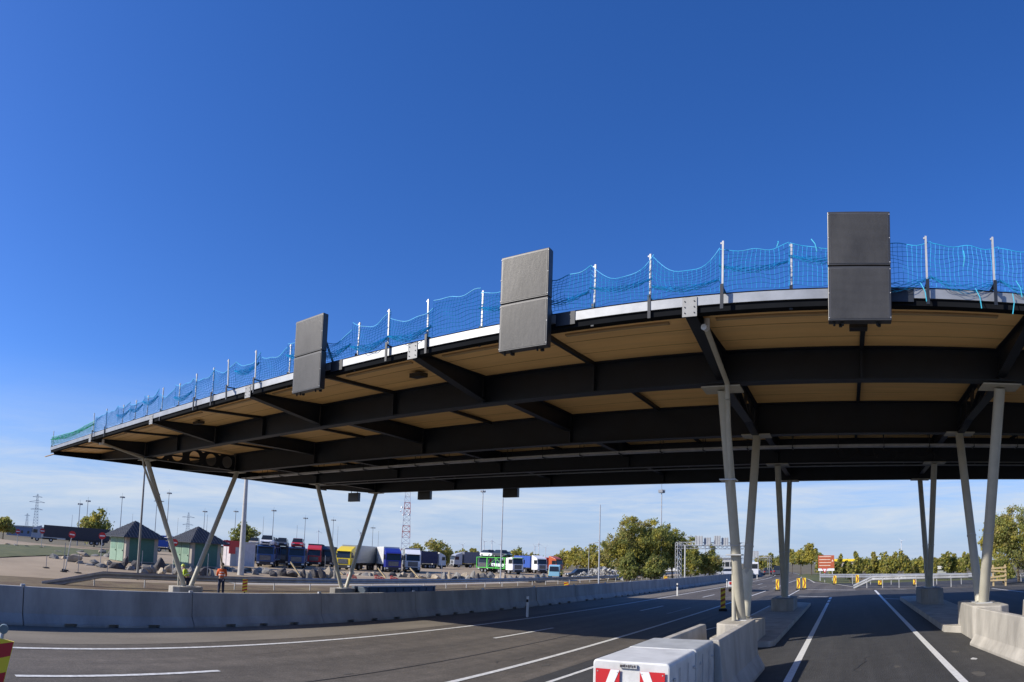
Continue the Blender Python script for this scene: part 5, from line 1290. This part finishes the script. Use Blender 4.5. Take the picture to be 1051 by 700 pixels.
for i, (px, yt, w_, r_, wt) in enumerate(((366, 560, 18, 190, (3, 1, 4, 2)), (405, 561, 14, 190, (3, 2, 3, 2)), (428, 556, 16, 190, (3, 3, 2, 2)), (447, 552, 26, 185, (3, 2, 3, 3)), (459, 561, 20, 190, (2, 3, 2, 4)), (474, 563, 18, 200, (2, 3, 2, 4)), (486, 562, 16, 190, (1, 5, 1, 3)), (505, 564, 20, 200, (2, 2, 2, 4)), (530, 561, 24, 195, (2, 4, 2, 3)), (545, 567, 20, 200, (2, 3, 2, 4)), (578, 563, 20, 180, (1, 5, 1, 3)), (592, 560, 24, 170, (1, 5, 1, 3)), (606, 558, 26, 165, (1, 4, 2, 4)), (618, 563, 22, 160, (1, 4, 2, 4)))):
    tree(px, yt, 583, r_, w_, 'bush', A, wt, 'rounded tree on the horizon beyond the truck park, %s from the left' % o_(i), 1700, .32, g1)
g2 = 'trees and shrubs right of the road'
for i, (px, yt, w_, r_, wt, k, n) in enumerate(((782, 569, 16, 190, (3, 3, 2, 2), 'bush', 1500), (792, 567, 16, 170, (3, 3, 2, 2), 'bush', 1500), (803, 568, 14, 160, (3, 2, 3, 2), 'bush', 1500), (813, 563, 16, 140, (3, 4, 1, 2), 'round', 2200), (822, 560, 18, 130, (2, 5, 1, 2), 'round', 2800), (833, 556, 20, 118, (2, 6, 1, 2), 'round', 4500), (842, 566, 12, 112, (3, 2, 3, 2), 'bush', 1600))):
    tree(px, yt, 588, r_, w_, k, A, wt, 'roadside tree left of the brown direction sign, %s from the left' % o_(i), n, None, 'roadside trees before the direction sign')
rr = random.Random(9)
xs2 = []; x = 856
while x < 1008: xs2.append(x); x += rr.uniform(4.5, 7.5)
for i, px in enumerate(xs2):
    yt = 571.5 + rr.uniform(-5.5, 5) - (4 if 905 < px < 925 or 970 < px < 985 else 0); r_ = rr.uniform(72, 92)
    tree(px, yt, 592, r_, rr.uniform(9, 15), rr.choice(['tall', 'bush', 'bush']), A, (3, rr.choice([1, 3, 4]), 2, rr.choice([2, 4])), 'young roadside shrub behind the right guardrails, %s from the left' % o_(i), 1500, .15, 'shrubs behind the right guardrails', name='shrub', cat='shrub')
for i, px in enumerate((862, 890, 916, 944, 968, 990, 1012)):
    tree(px, 574 - (i % 3) * 1.5, 588, 135, 34, 'bush', A, (3, 2, 5, 2), 'dark distant tree behind the right-hand shrubs, %s from the left' % o_(i), 1800, .25, 'distant trees behind the shrubs')
tree(1046, 514, 603, 56, 62, 'bush', A, (4, 3, 3, 4), 'large green tree at the right frame edge', 24000, .085)
tree(1018, 528, 600, 62, 22, 'round', A, (1, 7, 0, 2), 'yellow-leaved tree beside the large right-edge tree', 3500, .12)
tree(1030, 570, 602, 52, 26, 'bush', A, (2, 2, 5, 1), 'dark bush under the large right-edge tree', 3500, .11, name='bush', cat='bush')
# ------------------------------------------------------------------ distant white buildings behind the gantry
def block(px, r, w_, d, h, m, label, n=4):
    p = far(px, 580, r); t = thing('building', label, 'building', (p.x, p.y, 0), math.atan2(-p.x, p.y) * .6)
    b = MB(); b.box((-w_ / 2, 0, -.5), (w_ / 2, d, h)); b.build('wall', m, t)
    b = MB(); b.box((-w_ / 2 - .3, -.3, h), (w_ / 2 + .3, d + .3, h + .3)); b.build('roof', tr_grey, t)
    for k in range(n):
        x = -w_ / 2 + w_ * (k + .5) / n; b = MB(); b.box((x - .6, -.04, 1), (x + .6, -.01, 2.4)); b.build('window', glass_m, t)
block(749, 190, 6, 8, 3.4, P('wall_light_grey', (.42, .42, .41), .7), 'low white building behind the gantry, seen left of the middle columns'); block(690, 200, 12, 8, 2.6, tr_white, 'low white building behind the big trees', 5)
block(57, 300, 24, 10, 4, P('shed_grey', (.3, .33, .36), .7), 'grey shed on the horizon left of the dark trailer', 6)
block(20, 320, 18, 10, 4.2, P('shed_blue', (.12, .17, .28), .7), 'blue-grey shed on the horizon at the far left', 5)
